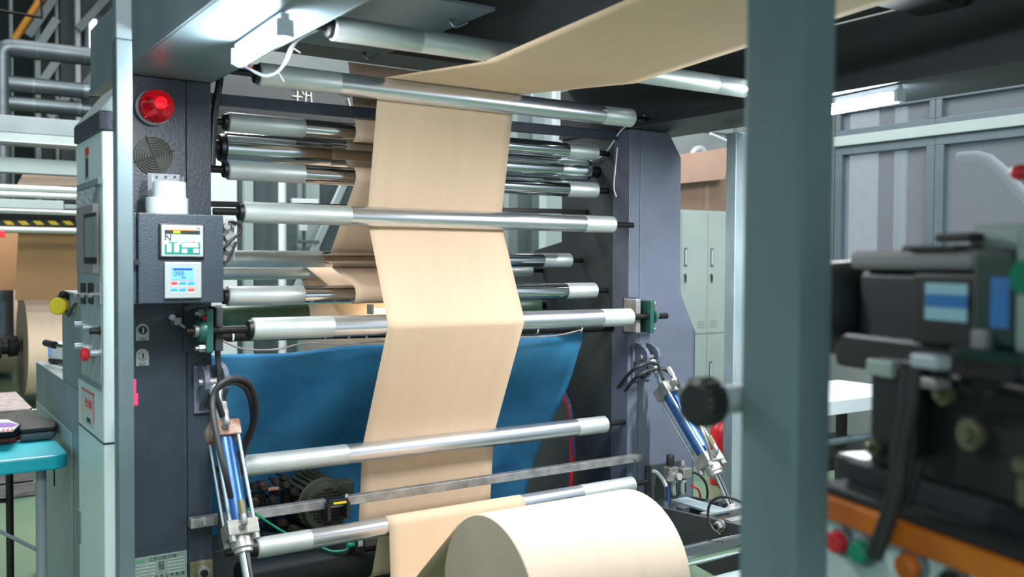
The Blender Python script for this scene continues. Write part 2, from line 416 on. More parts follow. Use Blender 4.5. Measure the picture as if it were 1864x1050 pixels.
T = roller(470, 135, 1149, 215, 3.28, .041, 'polished guide roller highest in the machine, just above the upright web', bL=.30)
O = roller(604, 51, 1357, 161, 2.55, .035, 'large dull roller hung under the roof plates, touching the sloping web', tubem='band', bL=.28)
R1 = roller(413, 222, 1084, 278, 3.56, .037, 'shiny roller left and right of the web, second below the square cross bar', tubem='mirror', bL=.30, rs=.014)
RB = roller(405, 269, 1065, 311, 3.64, .063, 'thick mirror-bright roller between two slimmer rollers behind the web', kind='chrome_roller', tubem='mirror', bandm='mirror', rs=.03)
R3 = roller(413, 309, 1084, 346.6, 3.56, .037, 'shiny roller directly beneath the thick mirror-bright roller', tubem='mirror', bL=.30, rs=.014)
R4 = roller(441, 386, 1115, 408.7, 3.375, .0378, 'guide roller crossing in front of the web at mid height', rs=.013)
R8 = roller(405, 471, 1037, 473.6, 3.76, .034, 'guide roller behind the web, first one below the crossing roller', tubem='mirror', rs=.012)
R9 = roller(402, 497, 966, 492, 4.10, .030, 'short-looking rear roller half hidden beneath another behind the web', rs=.012)
R10 = roller(412, 539, 1082, 528.5, 3.56, .037, 'guide roller behind the web just above the bearing-mounted roller', tubem='mirror', bL=.30, rs=.013)
R11 = roller(398, 584, 975, 556, 4.08, .066, 'dark green rubber roller behind, left of the web', kind='rubber_roller', tubem='green', bandm='green', rs=.02)
R5 = roller(458, 599, 1147, 577, 3.275, .0395, 'roller under the web at its forward bend, carried in green bearings', bL=.30, sh=(.86, 3.06), rs=.014)
R6 = roller(440, 848.5, 1101, 772, 3.42, .039, 'roller crossing in front of the web over the blue sheet')
R7 = roller(466, 998, 1151, 881.5, 3.255, .036, 'lowest bright roller with the web wrapped over its top', bL=.2, bR=.3)
B1z = .31
def plainroller(X0, X1, Y, z, r, label, mt, name='guide_roller'):
    t = thing(name, label, 'roller', ((X0+X1)/2, Y, z-r), 'rollers of the web path')
    MB().cyl((X0, Y, z), (X1, Y, z), r, 48).build('tube', mt, t)
    MB().cyl((XL1, Y, z), (X0, Y, z), .02).build('shaft', 'shaft', t); MB().cyl((X1, Y, z), (XR1, Y, z), .02).build('shaft', 'shaft', t)
plainroller(1.09, 2.87, 3.43, B1z, .072, 'thick black rubber roller at the very bottom, left of the web', 'drum', 'rubber_roller')
plainroller(1.3, 2.8, 3.17, .25, .03, 'low guide roller under the web in front of the black rubber roller', 'roller')
plainroller(1.09, 2.87, .75, ZB+.07, .04, 'guide roller overhead near the camera carrying the sloping web', 'roller')

# ------------------------------------------------------------------ paper web
def belt(circs, step=.12):
    P = []; n_in = None; segs = []
    for i in range(len(circs)-1):
        (y1, z1, r1, s1), (y2, z2, r2, s2) = circs[i], circs[i+1]
        d = V((y2-y1, z2-z1)); D = d.length; k = (s1*r1-s2*r2)/D
        an = math.atan2(d.y, d.x)+math.acos(max(-1, min(1, k))); n = V((math.cos(an), math.sin(an)))
        segs.append((V((y1, z1))+n*s1*r1, V((y2, z2))+n*s2*r2))
    P.append(segs[0][0])
    for i in range(len(segs)):
        a, b = segs[i]; m_ = max(1, int((b-a).length/step))
        for j in range(1, m_+1): P.append(a+(b-a)*j/m_)
        if i+1 < len(segs):
            y, z, r, s_ = circs[i+1]; c = V((y, z))
            a0 = math.atan2(*(b-c).yx); a1 = math.atan2(*(segs[i+1][0]-c).yx)
            if s_ > 0:
                while a1 > a0+1e-4: a1 -= 2*math.pi
            else:
                while a1 < a0-1e-4: a1 += 2*math.pi
            if r > 1e-4:
                q = max(2, int(abs(a1-a0)/.12))
                for j in range(1, q+1):
                    an = a0+(a1-a0)*j/q; P.append(c+V((math.cos(an), math.sin(an)))*r)
    return P
WX0, WX1 = 1.596, 2.223
def web(circs, name, label, m_='paper', x0=WX0, x1=WX1):
    P = belt(circs); n = 14
    rows = []
    for j, p in enumerate(P):
        rows.append([V((x0+(x1-x0)*i/n, p.x, p.y)) for i in range(n+1)])
    o = MB().sheet(rows).build(name, m_, solid=.0006)
    return tag(o, label, 'paper web')
c_ = lambda R, s_, e=.0012: (R['Y'], R['z'], R['r']+e, s_)
RR = .275; RY, RZ = 2.52, px(885, 940, Y=2.52).z-RR
web([(.75, ZB+.07, .041, 1), c_(O, -1), c_(T, 1), c_(R4, 1), c_(R5, -1), c_(R6, 1), (3.43, B1z, .0735, 1), c_(R7, -1), (3.17, .25, .031, 1), (RY, RZ, RR+.0004, -1)],
    'paper_web', 'wide brown kraft paper web zigzagging down through the front rollers to the big reel')
web([(3.60, ZB+.18, .001, -1), c_(R1, -1), c_(RB, 1), c_(R3, -1), c_(R8, 1), c_(R10, -1), c_(R9, 1), c_(R11, -1), (4.16, .95, .001, -1)],
    'paper_web', 'darker kraft paper web threaded through the rear rollers behind the front web')

# ------------------------------------------------------------------ big reel
t = thing('paper_reel', 'big kraft paper reel in the foreground, its left end showing', 'paper roll', ((WX0+WX1)/2, RY, RZ-RR))
MB().lathe((WX0, RY, RZ), XA, [(0, RR-.004), (.003, RR), (WX1-WX0-.003, RR), (WX1-WX0, RR-.004)], 128, False).build('wound_paper', 'paper2', t)
MB().lathe((WX0, RY, RZ), XA, [(-.0005, RR-.004), (-.0005, .045)], 128, False).build('reel_end', 'paper_end', t)
MB().lathe((WX1, RY, RZ), XA, [(.0005, RR-.004), (.0005, .045)], 128, False).build('reel_end', 'paper_end', t)
MB().cyl((WX0-.004, RY, RZ), (WX1+.004, RY, RZ), .045, 32).build('core', 'card', t)
t = thing('reel_shaft', 'bright reel shaft sticking out right of the big paper reel', 'shaft', (2.6, RY, RZ-.04))
MB().cyl((1.2, RY, RZ), (3.5, RY, RZ), .038, 32).build('bar', 'chrome', t)

# ------------------------------------------------------------------ cross bars, pipe and blue sheet
def bar(name, p0, p1, hy, hz, mt, label, cat='bar', group=None, bev=.002):
    p0, p1 = V(p0), V(p1); d = (p1-p0)
    o = MB().obox((p0+p1)/2, (d, YA, d.cross(YA)), (d.length/2, hy, hz)).build(name, mt, bev=bev)
    return tag(o, label, cat, group)
pA, pB = px(385, 181, Y=3.5), px(1138, 249, Y=3.5); pA.x = XL1; pB.x = XR1
bar('cross_bar', pA, pB, .018, .021, 'dark', 'square dark cross bar between the side plates below the top roller')
pA, pB = px(385, 372, Y=3.72), px(1080, 386, Y=3.72); pA.x = XL1; pB.x = XR1
bar('tie_bar', pA, pB, .012, .011, 'shaft', 'thin dark tie bar just above the crossing roller at mid height')
pA, pB = px(345, 952, Y=3.365), px(1165, 832, Y=3.365)
fb = thing('flat_bar', 'worn square steel bar bolted across both columns below the blue sheet', 'bar', ((pA.x+pB.x)/2, 3.365, pA.z-.02))
d_ = pB-pA
MB().obox((pA+pB)/2, (d_, YA, d_.cross(YA)), (d_.length/2, .018, .017)).build('bar', 'steel', fb, bev=.002)
for p in (pA+V((.045, -.019, 0)), pB+V((-.045, -.019, 0))):
    MB().cyl(p, p-YA*.01, .008, 6).build('bolt', 'steel', fb)
# dark channel under roller with cable ties
pA, pB = px(400, 612, Y=3.52), px(1070, 598, Y=3.52); pA.x = XL1; pB.x = XR1
ch = thing('cable_channel', 'dark channel with cable ties along the top of the blue sheet', 'cable channel', ((pA.x+pB.x)/2, 3.52, pA.z-.03))
d_ = pB-pA
MB().cyl(pA, pB, .020, 24).build('channel', 'shaft', ch)
for u in (422, 590, 633, 665, 975, 1055):
    f = (px(u, 605, Y=3.52).x-pA.x)/d_.x; c = pA+d_*f
    MB().lathe(c, d_, [(-.003, .0215), (.003, .0215)], 20, True).tube([c+V((0, -.02, .02)), c+V((.004, -.03, .03)), c+V((.006, -.03, .04))], .0015, 5, 1).build('cable_tie', 'wcable', ch)
pts = [px(u, v, Y=3.49) for u, v in ((402, 618), (440, 634), (500, 636), (560, 624), (620, 627), (690, 621), (760, 624), (900, 614), (1000, 612), (1060, 600))]
tag(MB().tube(pts, .004).build('cord', 'boards'), 'pale cord slung loosely under the dark cable channel', 'cord')
# the blue sheet slopes down and back
bt0, bt1 = px(405, 640, Y=3.56), px(1066, 603, Y=3.56)
bm0 = px(950, 895, Y=4.14)
rows = []; N1, N2 = 90, 50
for j in range(N2+1):
    f = j/N2; y = 3.56+.60*f
    xr = bt1.x+(bm0.x-bt1.x)*f; xl = XL1+.03+.02*f
    zt = bt0.z+(bt1.z-bt0.z)*.5
    z = zt-(zt-.20)*(f**1.05)
    row = []
    for i in range(N1+1):
        g = i/N1; x = xl+(xr-xl)*g
        sag = -.012*math.sin(g*math.pi*3.0)**2*(1-f)
        row.append(V((x, y+.012*math.sin(5*g+4*f)+.012*math.sin(13*g-7*f)+.007*math.sin(27*g+9*f)-.016*abs(math.sin(3.1*g+2.3*f))-.012*abs(math.sin(6.3*g-5.1*f+.7)), z+sag+(.018*(1-f)*(g-.5)*2 if True else 0))))
    rows.append(row)
tag(MB().sheet(rows).build('blue_sheet', 'blue', solid=.003), 'blue plastic sheet hanging slanted behind the lower web', 'sheet')

# ------------------------------------------------------------------ tube lamps under the beams
def lamp(name, p0, p1, label, r=.020, house=True, mt='tube', power=0):
    p0, p1 = V(p0), V(p1); d = p1-p0
    t = thing(name, label, 'lamp', (p0+p1)/2, 'tube lamps')
    if house:
        MB().obox((p0+p1)/2+ZA*.034, (d, d.cross(ZA), ZA), (d.length/2, .012, .012)).build('housing', 'cap', t, bev=.003)
    MB().cyl(p0+d*.03, p1-d*.03, r, 20).build('tube', mt, t)
    for q, s_ in ((p0, 1), (p1, -1)):
        MB().obox(q+d.normalized()*.006*s_+ZA*.008, (d, d.cross(ZA), ZA), (.008, .022, .022)).build('end_cap', 'cap', t, bev=.002)
    if power:
        l = bpy.data.lights.new(name+'_light', 'AREA'); l.shape = 'RECTANGLE'; l.size = d.length; l.size_y = .03; l.energy = power; l.color = (.95, .98, 1)
        o = bpy.data.objects.new(name+'_light', l); COL.objects.link(o)
        c = (p0+p1)/2-ZA*(r+.004)
        ax = d.normalized(); zz = ZA; yv = zz.cross(ax)
        mm = Matrix((ax, yv, zz)).transposed().to_4x4(); mm.translation = c; o.matrix_world = mm
    return t
za = ZB-.055
l0 = px(434, 110, Z=za); l1 = px(520, 56, Z=za)
lampL = lamp('tube_lamp', l0, l1, 'glaring tube lamp under the left overhead beam', power=16)
l0 = px(1478, 208, Z=ZB-.05); l1 = px(1640, 178, Z=ZB-.05)
lampR = lamp('tube_lamp', l0, l1, 'glaring tube lamp under the right overhead beam, right of the grey post', r=.016, power=42)
l0 = px(672, 566, Y=3.88); l1 = px(860, 562, Y=3.88)
lamp('tube_lamp', l0, l1, 'small glowing tube added for a bright reflection behind the web above the blue sheet', r=.012, house=False, mt='glint_tube')  # added tube, glows in place of a bright reflection
# white lead of the left lamp
pts = [px(u, v, Y=y) for u, v, y in ((440, 118, 2.98), (462, 130, 2.98), (485, 138, 2.96), (506, 130, 2.93), (520, 110, 2.9), (530, 85, 2.87), (548, 68, 2.83), (585, 50, 2.78), (600, 40, 2.75))]
t = thing('lamp_cable', 'white cable looping from the left tube lamp, tied with small bands', 'cable', pts[3])
MB().tube(pts, .0055).build('cable', 'wcable', t)
MB().tube([p+V((.008, -.004, .006)) for p in pts[3:]], .0045).build('cable', 'wcable', t)
for i, off in ((3, (.02, 0, -.03)), (5, (.03, 0, -.015)), (7, (.02, 0, -.02))):
    MB().tube([pts[i], pts[i]+V(off)*.6, pts[i]+V(off)], .002, 6, 1).build('cable_tie', 'wcable', t)
MB().tube([pts[0], pts[0]+V((.01, 0, .002)), pts[1]+V((0, 0, .004))], .003, 6).build('wire', 'rcable', t)
MB().tube([pts[0]+V((0, 0, -.004)), pts[1]+V((0, 0, -.004))], .003, 6, 1).build('wire', 'bcable', t)
# loose wires on the right
pts = [px(u, v, Y=3.3) for u, v in ((1172, 210), (1200, 216), (1250, 221), (1300, 218), (1360, 204), (1420, 190))]
tag(MB().tube(pts, .005).build('loose_wire', 'wcable'), 'grey-white wire running under the right beam from the top roller end', 'cable')
pts = [px(u, v, X=XR1-.01) for u, v in ((1050, 297), (1095, 285), (1130, 238), (1148, 226))]
tag(MB().tube(pts[:], .004).build('loose_wire', 'wcable'), 'thin white wire slanting up beside the top roller end', 'cable')
pts = [px(u, v, X=XR1-.008) for u, v in ((1124, 268), (1121, 300), (1118, 330), (1118, 345), (1122, 358))]
tag(MB().tube(pts, .0035).build('loose_wire', 'wcable'), 'short pale wire hanging down the charcoal right side plate', 'cable')

# ------------------------------------------------------------------ galvanised posts
YP = 2.86
a = px(214, 500, Y=YP); b = px(243, 500, Y=YP)
t = thing('steel_post', 'slim galvanised post in front of the left column', 'post', ((a.x+b.x)/2, YP+.03, 0), 'galvanised posts')
MB().box(a.x, b.x, YP, YP+.06, 0, ZB-.004).build('square_tube', 'galv', t, bev=.003)
MB().box(a.x, b.x, YP, YP+.05, ZB-.003, 3.2).build('upper_tube_shaded', 'beam', t, bev=.003)  # upper length recoloured to stand for the shade beside the beam
a = px(1337, 500, Y=3.05); b = px(1362, 500, Y=3.05)
t = thing('steel_post', 'slim bright galvanised post left of the wide blurred post', 'post', ((a.x+b.x)/2, 3.1, 0), 'galvanised posts')
MB().box(a.x, b.x, 3.05, 3.11, 0, ZB-.03).build('square_tube', 'galv_b', t, bev=.003)
YN = .90
a = px(1452, 500, Y=YN); b = px(1517, 500, Y=YN); c = px(1350, 500, X=a.x)
t = thing('steel_post', 'wide green-grey post close to the camera, out of focus', 'post', ((a.x+b.x)/2, (YN+c.y)/2, 0), 'galvanised posts')
MB().box(a.x, b.x, YN, c.y, 0, 2.6).build('square_tube', 'post', t, bev=.006)
# knob on the near post
k0 = px(1243, 733, D=1.42); k1 = px(1318, 738, D=1.45); k2 = px(1352, 741, D=1.46)
ax = (px(1400, 740, Y=k1.y)-k1).normalized(); ax = V((1, .0, 0))
ky = c.y+.0225; 
kc = px(1266, 733, Y=ky); ke = px(1350, 738, Y=ky)
kb = thing('hand_knob', 'black fluted hand knob on a stub sticking out left of the wide post', 'knob', kc)
pr = []
seg = 22; r0 = .039; L = px(1298, 733, Y=ky).x-kc.x
vs = []; fs = []
for t0, rr in ((-.006, .030), (0, r0), (L*.9, r0), (L, .028)):
    for q in range(seg*2):
        an = math.pi*q/seg; rq = rr*(1 if q % 2 else .93)
        vs.append(kc+V((t0, math.cos(an)*rq, math.sin(an)*rq)))
n = seg*2
for i in range(3):
    for q in range(n): fs.append((i*n+q, i*n+(q+1) % n, (i+1)*n+(q+1) % n, (i+1)*n+q))
fs.append(tuple(range(n))[::-1]); fs.append(tuple(range(3*n, 4*n)))
MB().add(vs, fs).build('grip', 'black', kb, bev=.0015)
MB().cyl(kc+V((L, 0, 0)), V((a.x+.05, ky, kc.z)), .023, 24).build('stub', 'pale', kb)

# ------------------------------------------------------------------ things on the left column
def onY(u, v, y=YF): return px(u, v, Y=y)
bc = onY(278, 197, YF-.0)
t = thing('warning_beacon', 'glowing red beacon dome at the top of the left column', 'beacon', bc)
MB().lathe(bc, -YA, [(0, .058), (.018, .060), (.022, .054)], 40).build('base', 'white', t)
MB().lathe(bc-YA*.022, -YA, [(0, .054), (.02, .057), (.045, .056), (.07, .049), (.088, .034), (.096, .014), (.098, .0005)], 40, False).build('dome', 'dome', t)
MB().sphere(bc-YA*.05+V((.012, 0, .01)), .014).build('bulb', 'bulb', t)
rf = MB().prism([bc-YA*.03+V((-.03, 0, -.03)), bc-YA*.03+V((.02, 0, -.035)), bc-YA*.055+V((.03, 0, .0)), bc-YA*.045+V((-.02, 0, .01))], (0, -.004, .012))
rf.build('reflector', 'chrome', t)
fc = onY(279, 284)
t = thing('fan_guard', 'round wire fan guard below the red beacon', 'fan guard', fc)
g = MB().lathe(fc, -YA, [(.0005, .064), (.001, .064)], 40)
g.build('opening', 'black', t)
for i in range(7):
    r_ = .012+i*.0085
    MB().tube([fc+V((math.cos(q*math.pi/16)*r_, -.006, math.sin(q*math.pi/16)*r_)) for q in range(33)], .0016, 6, 1).build('ring', 'motor', t)
for an in (.35, 1.92):
    dv = V((math.cos(an), 0, math.sin(an)))*.072
    MB().tube([fc-dv-YA*.008, fc+dv-YA*.008], .0018, 6, 1).build('spoke', 'motor', t)
# control box
YC = 3.16
zt_ = px(330, 389, Y=YC).z; zb_ = px(330, 552, Y=YC).z; xa = px(252, 470, Y=YC).x; xb = px(407, 470, Y=YC).x
cb = thing('control_box', 'slate control box with two small displays on the left column', 'control box', ((xa+xb)/2, YC+.1, zb_))
MB().box(xa, xb, YC, YF, zb_, zt_).build('housing', 'dark', cb, bev=.004)
MB().box(xa-.012, xa-.001, YC+.02, YF, zb_+.0, zt_).build('hinge_strip', 'dark', cb, bev=.002)
hb = MB().cyl(V((xa-.006, YC+.004, px(250, 477, Y=YC).z)), V((xa-.006, YC-.012, px(250, 477, Y=YC).z)), .009, 12); hb.build('latch', 'black', cb)
def quadpart(u0, v0, u1, v1, name, mt, parent, y, th=.003, bev=0):
    return quadY(MB(), u0, v0, u1, v1, y-th, y).build(name, mt, parent, bev=bev)
n1 = quadpart(290, 407, 373, 470, 'tension_display', 'black', cb, YC, .012, .004)
f1 = quadpart(294, 410, 370, 467, 'face', 'silver', n1, YC-.012, .004, .002)
f1.parent = n1; 
yq = YC-.0163
def sub(u0, v0, u1, v1, mt, name='print', par=None, y=None, th=.0008, bev=0): return quadpart(u0, v0, u1, v1, name, mt, par or n1, y or yq, th, bev)
sub(300, 419, 364, 426, 'black', 'readout_window')
sub(300, 441, 364, 463, 'tealp', 'key_field')
sub(316, 420.5, 328, 424.5, 'ledg', 'digits', y=yq-.001)
sub(308, 418, 356, 419.6, 'orange', 'stripe', y=yq-.001)
for u0, v0, u1, v1 in ((304, 443, 312, 459), (317, 443, 326, 459), (331, 442.5, 361, 450), (331, 453, 341, 460), (352, 453, 362, 460)):
    sub(u0, v0, u1, v1, 'btn', 'key', y=yq-.0008, th=.0012, bev=.0006)
sub(299, 438, 305, 444, 'ledw', 'indicator', y=yq-.001); sub(325, 439, 329, 443.5, 'ledw', 'indicator', y=yq-.001); sub(347, 440, 355, 445, 'ledr', 'indicator', y=yq-.001)
text('letter', 'N', .030, px(306, 433, Y=yq-.0006), XA, ZA, 'text', n1)
text('print', 'uni', .008, px(361, 415.5, Y=yq-.0006), XA, ZA, 'text', n1)

n2 = quadpart(300, 477, 367, 543, 'counter_display', 'silver', cb, YC, .012, .003)
y2 = YC-.0125
quadpart(312, 486, 353, 509, 'lcd', 'lcd', n2, y2, .001)
quadpart(315, 488, 350, 492, 'lcd_header', 'lcdd', n2, y2-.001, .0004)
quadpart(330, 504.5, 339, 506.5, 'lcd_bar', 'lcdd', n2, y2-.001, .0004)
text('digits', '098.', .022, px(327, 498.5, Y=y2-.0015), XA, ZA, 'lcdd', n2, .0003)
for j in range(2):
    for i in range(3):
        u0 = 312+i*15.5; v0 = 513+j*12
        quadpart(u0, v0, u0+11, v0+5.5, 'key', 'bred' if (i, j) in ((0, 0), (2, 1)) else 'bblue', n2, y2, .0016, .0005)
        quadpart(u0, v0+6, u0+11, v0+8.5, 'key_print', 'white', n2, y2, .0008)
# clear box and white roll on top of the control box
YT = 3.24
ta = thing('clear_case', 'clear acrylic case standing behind the white roll', 'case', (px(300, 380, Y=3.3).x, 3.3, zt_))
ca = px(270, 350, Y=3.33); cbb = px(328, 350, Y=3.33); ct = px(300, 316, Y=3.33).z
mb = MB().box(ca.x, cbb.x, 3.335, 3.338, zt_, ct); mb.build('back_panel', 'clear', ta, bev=.001)
MB().box(ca.x, ca.x+.003, 3.28, 3.335, zt_, ct-.01).build('side_panel', 'clear', ta)
MB().box(cbb.x-.003, cbb.x, 3.28, 3.335, zt_, ct-.01).build('side_panel', 'clear', ta)
for u in (285, 302, 318):
    p = px(u, 322, Y=3.333); MB().cyl(p, p-YA*.003, .004, 10).build('rivet', 'shaft', ta)
wr = px(304, 388, Y=YT); wz = px(304, 360, Y=YT).z; wt = px(308, 331, Y=YT).z
rw = thing('white_roll', 'white plastic roll stacked on the control box', 'roll', (wr.x, YT, zt_))
w1 = (px(343, 375, Y=YT).x-px(265, 375, Y=YT).x)/2*.97; w2 = (px(341, 345, Y=YT).x-px(279, 345, Y=YT).x)/2*.97
MB().lathe((wr.x, YT, zt_), ZA, [(0, w1), (wz-zt_-.002, w1), (wz-zt_, w1-.003)], 40).build('lower_ring', 'white', rw)
MB().lathe((px(310, 345, Y=YT).x, YT+.01, wz), ZA, [(0, w2), (wt-wz, w2*.985), (wt-wz, w2-.012), (.01, w2-.014), (.009, .0005)], 40, False).build('upper_ring', 'white', rw)
# key locks
for (u, v, lab, mt) in ((259, 604, 'upper key switch, black slotted, on the left column', 'black'), (259, 650, 'lower key switch, silver knobbed, on the left column', 'silver')):
    p = onY(u, v, YF); t = thing('key_switch', lab, 'switch', p, 'key switches')
    wd, hh = .0215, .030
    pts = [p+V((-wd, 0, -hh)), p+V((wd, 0, -hh)), p+V((wd, 0, .008))]+[p+V((wd*math.cos(q*math.pi/8), 0, .008+wd*math.sin(q*math.pi/8))) for q in range(1, 8)]+[p+V((-wd, 0, .008))]
    MB().prism(pts, (0, -.004, 0)).build('escutcheon', 'silver', t, bev=.001)
    MB().cyl(p+V((0, -.004, .006)), p+V((0, -.012, .006)), .014, 24).build('barrel', mt, t, bev=.001)
    MB().box(p.x-.002, p.x+.002, YF-.0155, YF-.012, p.z-.003, p.z+.015).build('slot', 'white' if mt == 'black' else 'black', t)
    for k_ in range(2): MB().box(p.x-.012, p.x+.012, YF-.0046, YF-.004, p.z-.022-.006*k_, p.z-.020-.006*k_).build('print', 'text', t)
# pink tag on post edge
p0 = px(243, 690, Y=2.93); p1 = px(250, 737, Y=2.93)
tag(MB().box(p0.x-.02, p1.x, 2.9205, 2.9235, p1.z, px(245, 716, Y=2.93).z).box(p0.x-.02, p1.x-.005, 2.9205, 2.9235, px(245, 716, Y=2.93).z, p0.z).build('pink_tag', 'pink', bev=.001), 'small pink tag peeking out behind the slim left post', 'tag')
# name plate
p0 = px(243, 1011, Y=YF); p1 = px(340, 1003, Y=YF)
npz = px(340, 1001, Y=YF).z; zl = npz-.16
t = thing('name_plate', 'etched metal name plate with green logo print low on the left column', 'name plate', ((p0.x+p1.x)/2, YF, zl))
xl_ = px(232, 1015, Y=YF).x
MB().box(xl_, p1.x, YF-.0025, YF, zl, npz).build('plate', 'nameplate', t, bev=.001)
yt_ = YF-.0028
zz = lambda dv: npz-dv
cxp = (px(243, 1015, Y=YF).x+p1.x)/2
text('heading', '北京印刷机械', .016, V((cxp+.006, yt_, npz-.013)), XA, ZA, 'text', t)
text('logo', 'CHTE', .013, V((px(254, 1015, Y=YF).x, yt_, npz-.014)), XA, ZA, 'greenp', t)
text('print', '型号\n编号\n日期', .010, V((cxp+.002, yt_, npz-.040)), XA, ZA, 'text', t)
text('print', '有 限 公 司 制 造', .014, V((cxp+.03, yt_, npz-.078)), XA, ZA, 'text', t)
for k_ in range(5):
    zq = npz-.027-.012*k_
    MB().box(px(246, 1020, Y=YF).x, px(282, 1020, Y=YF).x, YF-.0029, YF-.0025, zq, zq+.002).build('ruled_line', 'white', t)
    MB().box(px(305, 1020, Y=YF).x, px(335, 1020, Y=YF).x, YF-.0029, YF-.0025, zq+.006, zq+.008).build('ruled_line', 'white', t)
# square bracket plate with big bolt, low
p0 = px(344, 1022, Y=YF); p1 = px(385, 1060, Y=YF)
t = thing('bolt_plate', 'greenish steel plate with a single big bolt at the foot of the left column', 'bracket', ((p0.x+p1.x)/2, YF, p1.z))
MB().box(p0.x, p1.x, YF-.02, YF, p1.z, p0.z).build('plate', 'bronze', t, bev=.004)
pc = V(((p0.x+p1.x)/2+.004, YF-.02, (p0.z+p1.z)/2+.006))
MB().cyl(pc, pc-YA*.012, .022, 24).build('washer', 'steel', t); MB().cyl(pc-YA*.012, pc-YA*.025, .014, 6).build('bolt_head', 'shaft', t)

# ------------------------------------------------------------------ bearings of the forward roller
def bearing(xc, label, out):
    """flange block on the column face; out = direction away from the roller"""
    z = R5['z']+(R5['d'].z/R5['d'].x)*(xc-(R5['A'].x+R5['B'].x)/2); y = R5['Y']
    t = thing('bearing_unit', label, 'bearing', (xc, YF, z-.09), 'bearing units of the forward roller')
    i = -out
    xo = xc
    MB().box(xo-.012, xo+.012, y-.03, YF-.018, z-.075, z+.075).build('flange_plate', 'gbear', t, bev=.004)
    MB().box(xo+i*.045-.014, xo+i*.045+.014, y+.016, YF-.018, z-.075, z+.08).build('slide_block', 'steel' if out > 0 else 'plate', t, bev=.004)
    MB().box(xo-.05, xo+.02, YF-.018, YF, z-.085, z+.085).build('mount_plate', 'dark', t, bev=.003)
    MB().lathe((xo+out*.012, y, z), V((out, 0, 0)), [(0, .040), (.012, .038), (.022, .032), (.022, .016)], 32).build('housing', 'gbear', t)
    MB().lathe((xo+out*.034, y, z), V((out, 0, 0)), [(0, .022), (.012, .022), (.012, .012)], 24).build('collar', 'steel', t)
    MB().cyl((xo+out*.01, y-.012, z+.036), (xo+out*.02, y-.024, z+.048), .006, 10).build('grease_nipple', 'redp', t)
    for dz in (-.06, .06):
        MB().cyl((xo+out*.012, y+.0, z+dz), (xo+out*.030, y+.0, z+dz), .014, 6).build('nut', 'cast', t)
        MB().cyl((xo+out*.030, y+.0, z+dz), (xo+out*.042, y, z+dz), .007, 12).build('stud', 'steel', t)
    return t
xr_ = px(1180, 575, Y=R5['Y']).x
bearing(xr_, 'green bearing unit on the right column at the end of the forward roller', 1)
bearing(px(378, 600, Y=R5['Y']).x, 'green bearing unit under the control box on the left column', -1)

# ------------------------------------------------------------------ hydraulic cylinders
def cylinder(X, pt, pb, pe, label, rusty, gap=.17):
    """pt top block centre, pb bottom block centre, pe rod eye; all in plane X"""
    pt, pb, pe = V(pt), V(pb), V(pe); a = (pb-pt).normalized(); L = (pb-pt).length
    sx = XA; nn = a.cross(sx).normalized()
    if nn.y > 0: nn = -nn       # towards the camera
    t = thing('hydraulic_cylinder', label, 'cylinder', pe, 'hydraulic cylinders')
    MB().cyl(pt+a*.02, pb-a*.02, .034, 36).build('barrel', 'cylblue', t)
    MB().obox(pt, (a, sx, nn), (.028, .050, .046)).build('rear_block', 'rust' if rusty else 'cast', t, bev=.004)
    MB().obox(pb, (a, sx, nn), (.026, .050, .046)).build('front_block', 'cast', t, bev=.004)
    for i in (-1, 1):
        for j in (-1, 1):
            o = sx*i*.039+nn*j*.036
            MB().cyl(pt+o, pb+o, .006, 10).build('tie_rod', 'galv_b', t)
            MB().cyl(pb+o+a*.026, pb+o+a*.045, .011, 6).build('tie_nut', 'cast', t)
    MB().lathe(pb+a*.026, a, [(0, .036), (.035, .036), (.04, .030), (.05, .030)], 28).build('gland', 'cast', t)
    MB().cyl(pb+a*.07, pe-(pe-pb).normalized()*.05, .016, 24).build('piston_rod', 'chrome', t)
    e = (pe-pb).normalized()
    MB().lathe(pe-e*.07, e, [(0, .026), (.03, .026), (.04, .018), (.09, .016), (.10, .008)], 20).build('rod_eye', 'cast', t)
    MB().lathe(pt-a*gap, a, [(0, .024), (.02, .024), (.04, .017), (gap-.075, .017), (gap-.06, .026), (gap-.027, .026)], 20).build('rear_eye', 'galv_b', t)
    # elbow fittings
    for base, tt in ((pt, 0), (pb, 1)):
        f0 = base+nn*.046+sx*(-.006); f1 = f0+nn*.022; dirn = -a if tt else -a
        MB().cyl(f0, f1, .013, 6).build('port_nut', 'cast', t)
        MB().tube([f1, f1+nn*.008+dirn*.006, f1+nn*.010+dirn*.03], .011, 12).build('elbow', 'steel', t)
        MB().cyl(f1+nn*.010+dirn*.03, f1+nn*.010+dirn*.075, .0125, 6).build('hose_ferrule', 'cast' if not tt else 'bronze', t)
    return t, pt+nn*.078-a*.075-sx*.006, pb+nn*.078-a*.075-sx*.006, a, nn
def clevis(X, p, label, mt='blue_grey_lit'):
    p = V(p)
    t = thing('clevis_bracket', label, 'bracket', (X, YF, p.z-.05), 'clevis brackets of the cylinders')
    MB().box(X-.058, X+.058, YF-.012, YF, p.z-.115, p.z+.055).build('base_plate', mt, t, bev=.003)
    for i in (-1, 1):
        x = X+i*.034
        pts = [(x-.009, YF-.012, p.z+.066), (x-.009, p.y+.01, p.z+.06)]+[(x-.009, p.y-.044*math.sin(q*math.pi/6), p.z+.004+.048*math.cos(q*math.pi/6)) for q in range(1, 6)]+[(x-.009, YF-.012, p.z-.105)]
        MB().prism(pts, (.018, 0, 0)).build('cheek', mt, t, bev=.002)
    MB().cyl((X-.055, p.y, p.z), (X+.055, p.y, p.z), .013, 20).build('pin', 'steel', t)
    MB().cyl((X, YF-.012, p.z-.098), (X, YF-.02, p.z-.098), .010, 6).build('bolt', 'shaft', t)
    return t
XCL = px(390, 700, Y=YF-.055).x
cl_top = px(398, 779, X=XCL); 
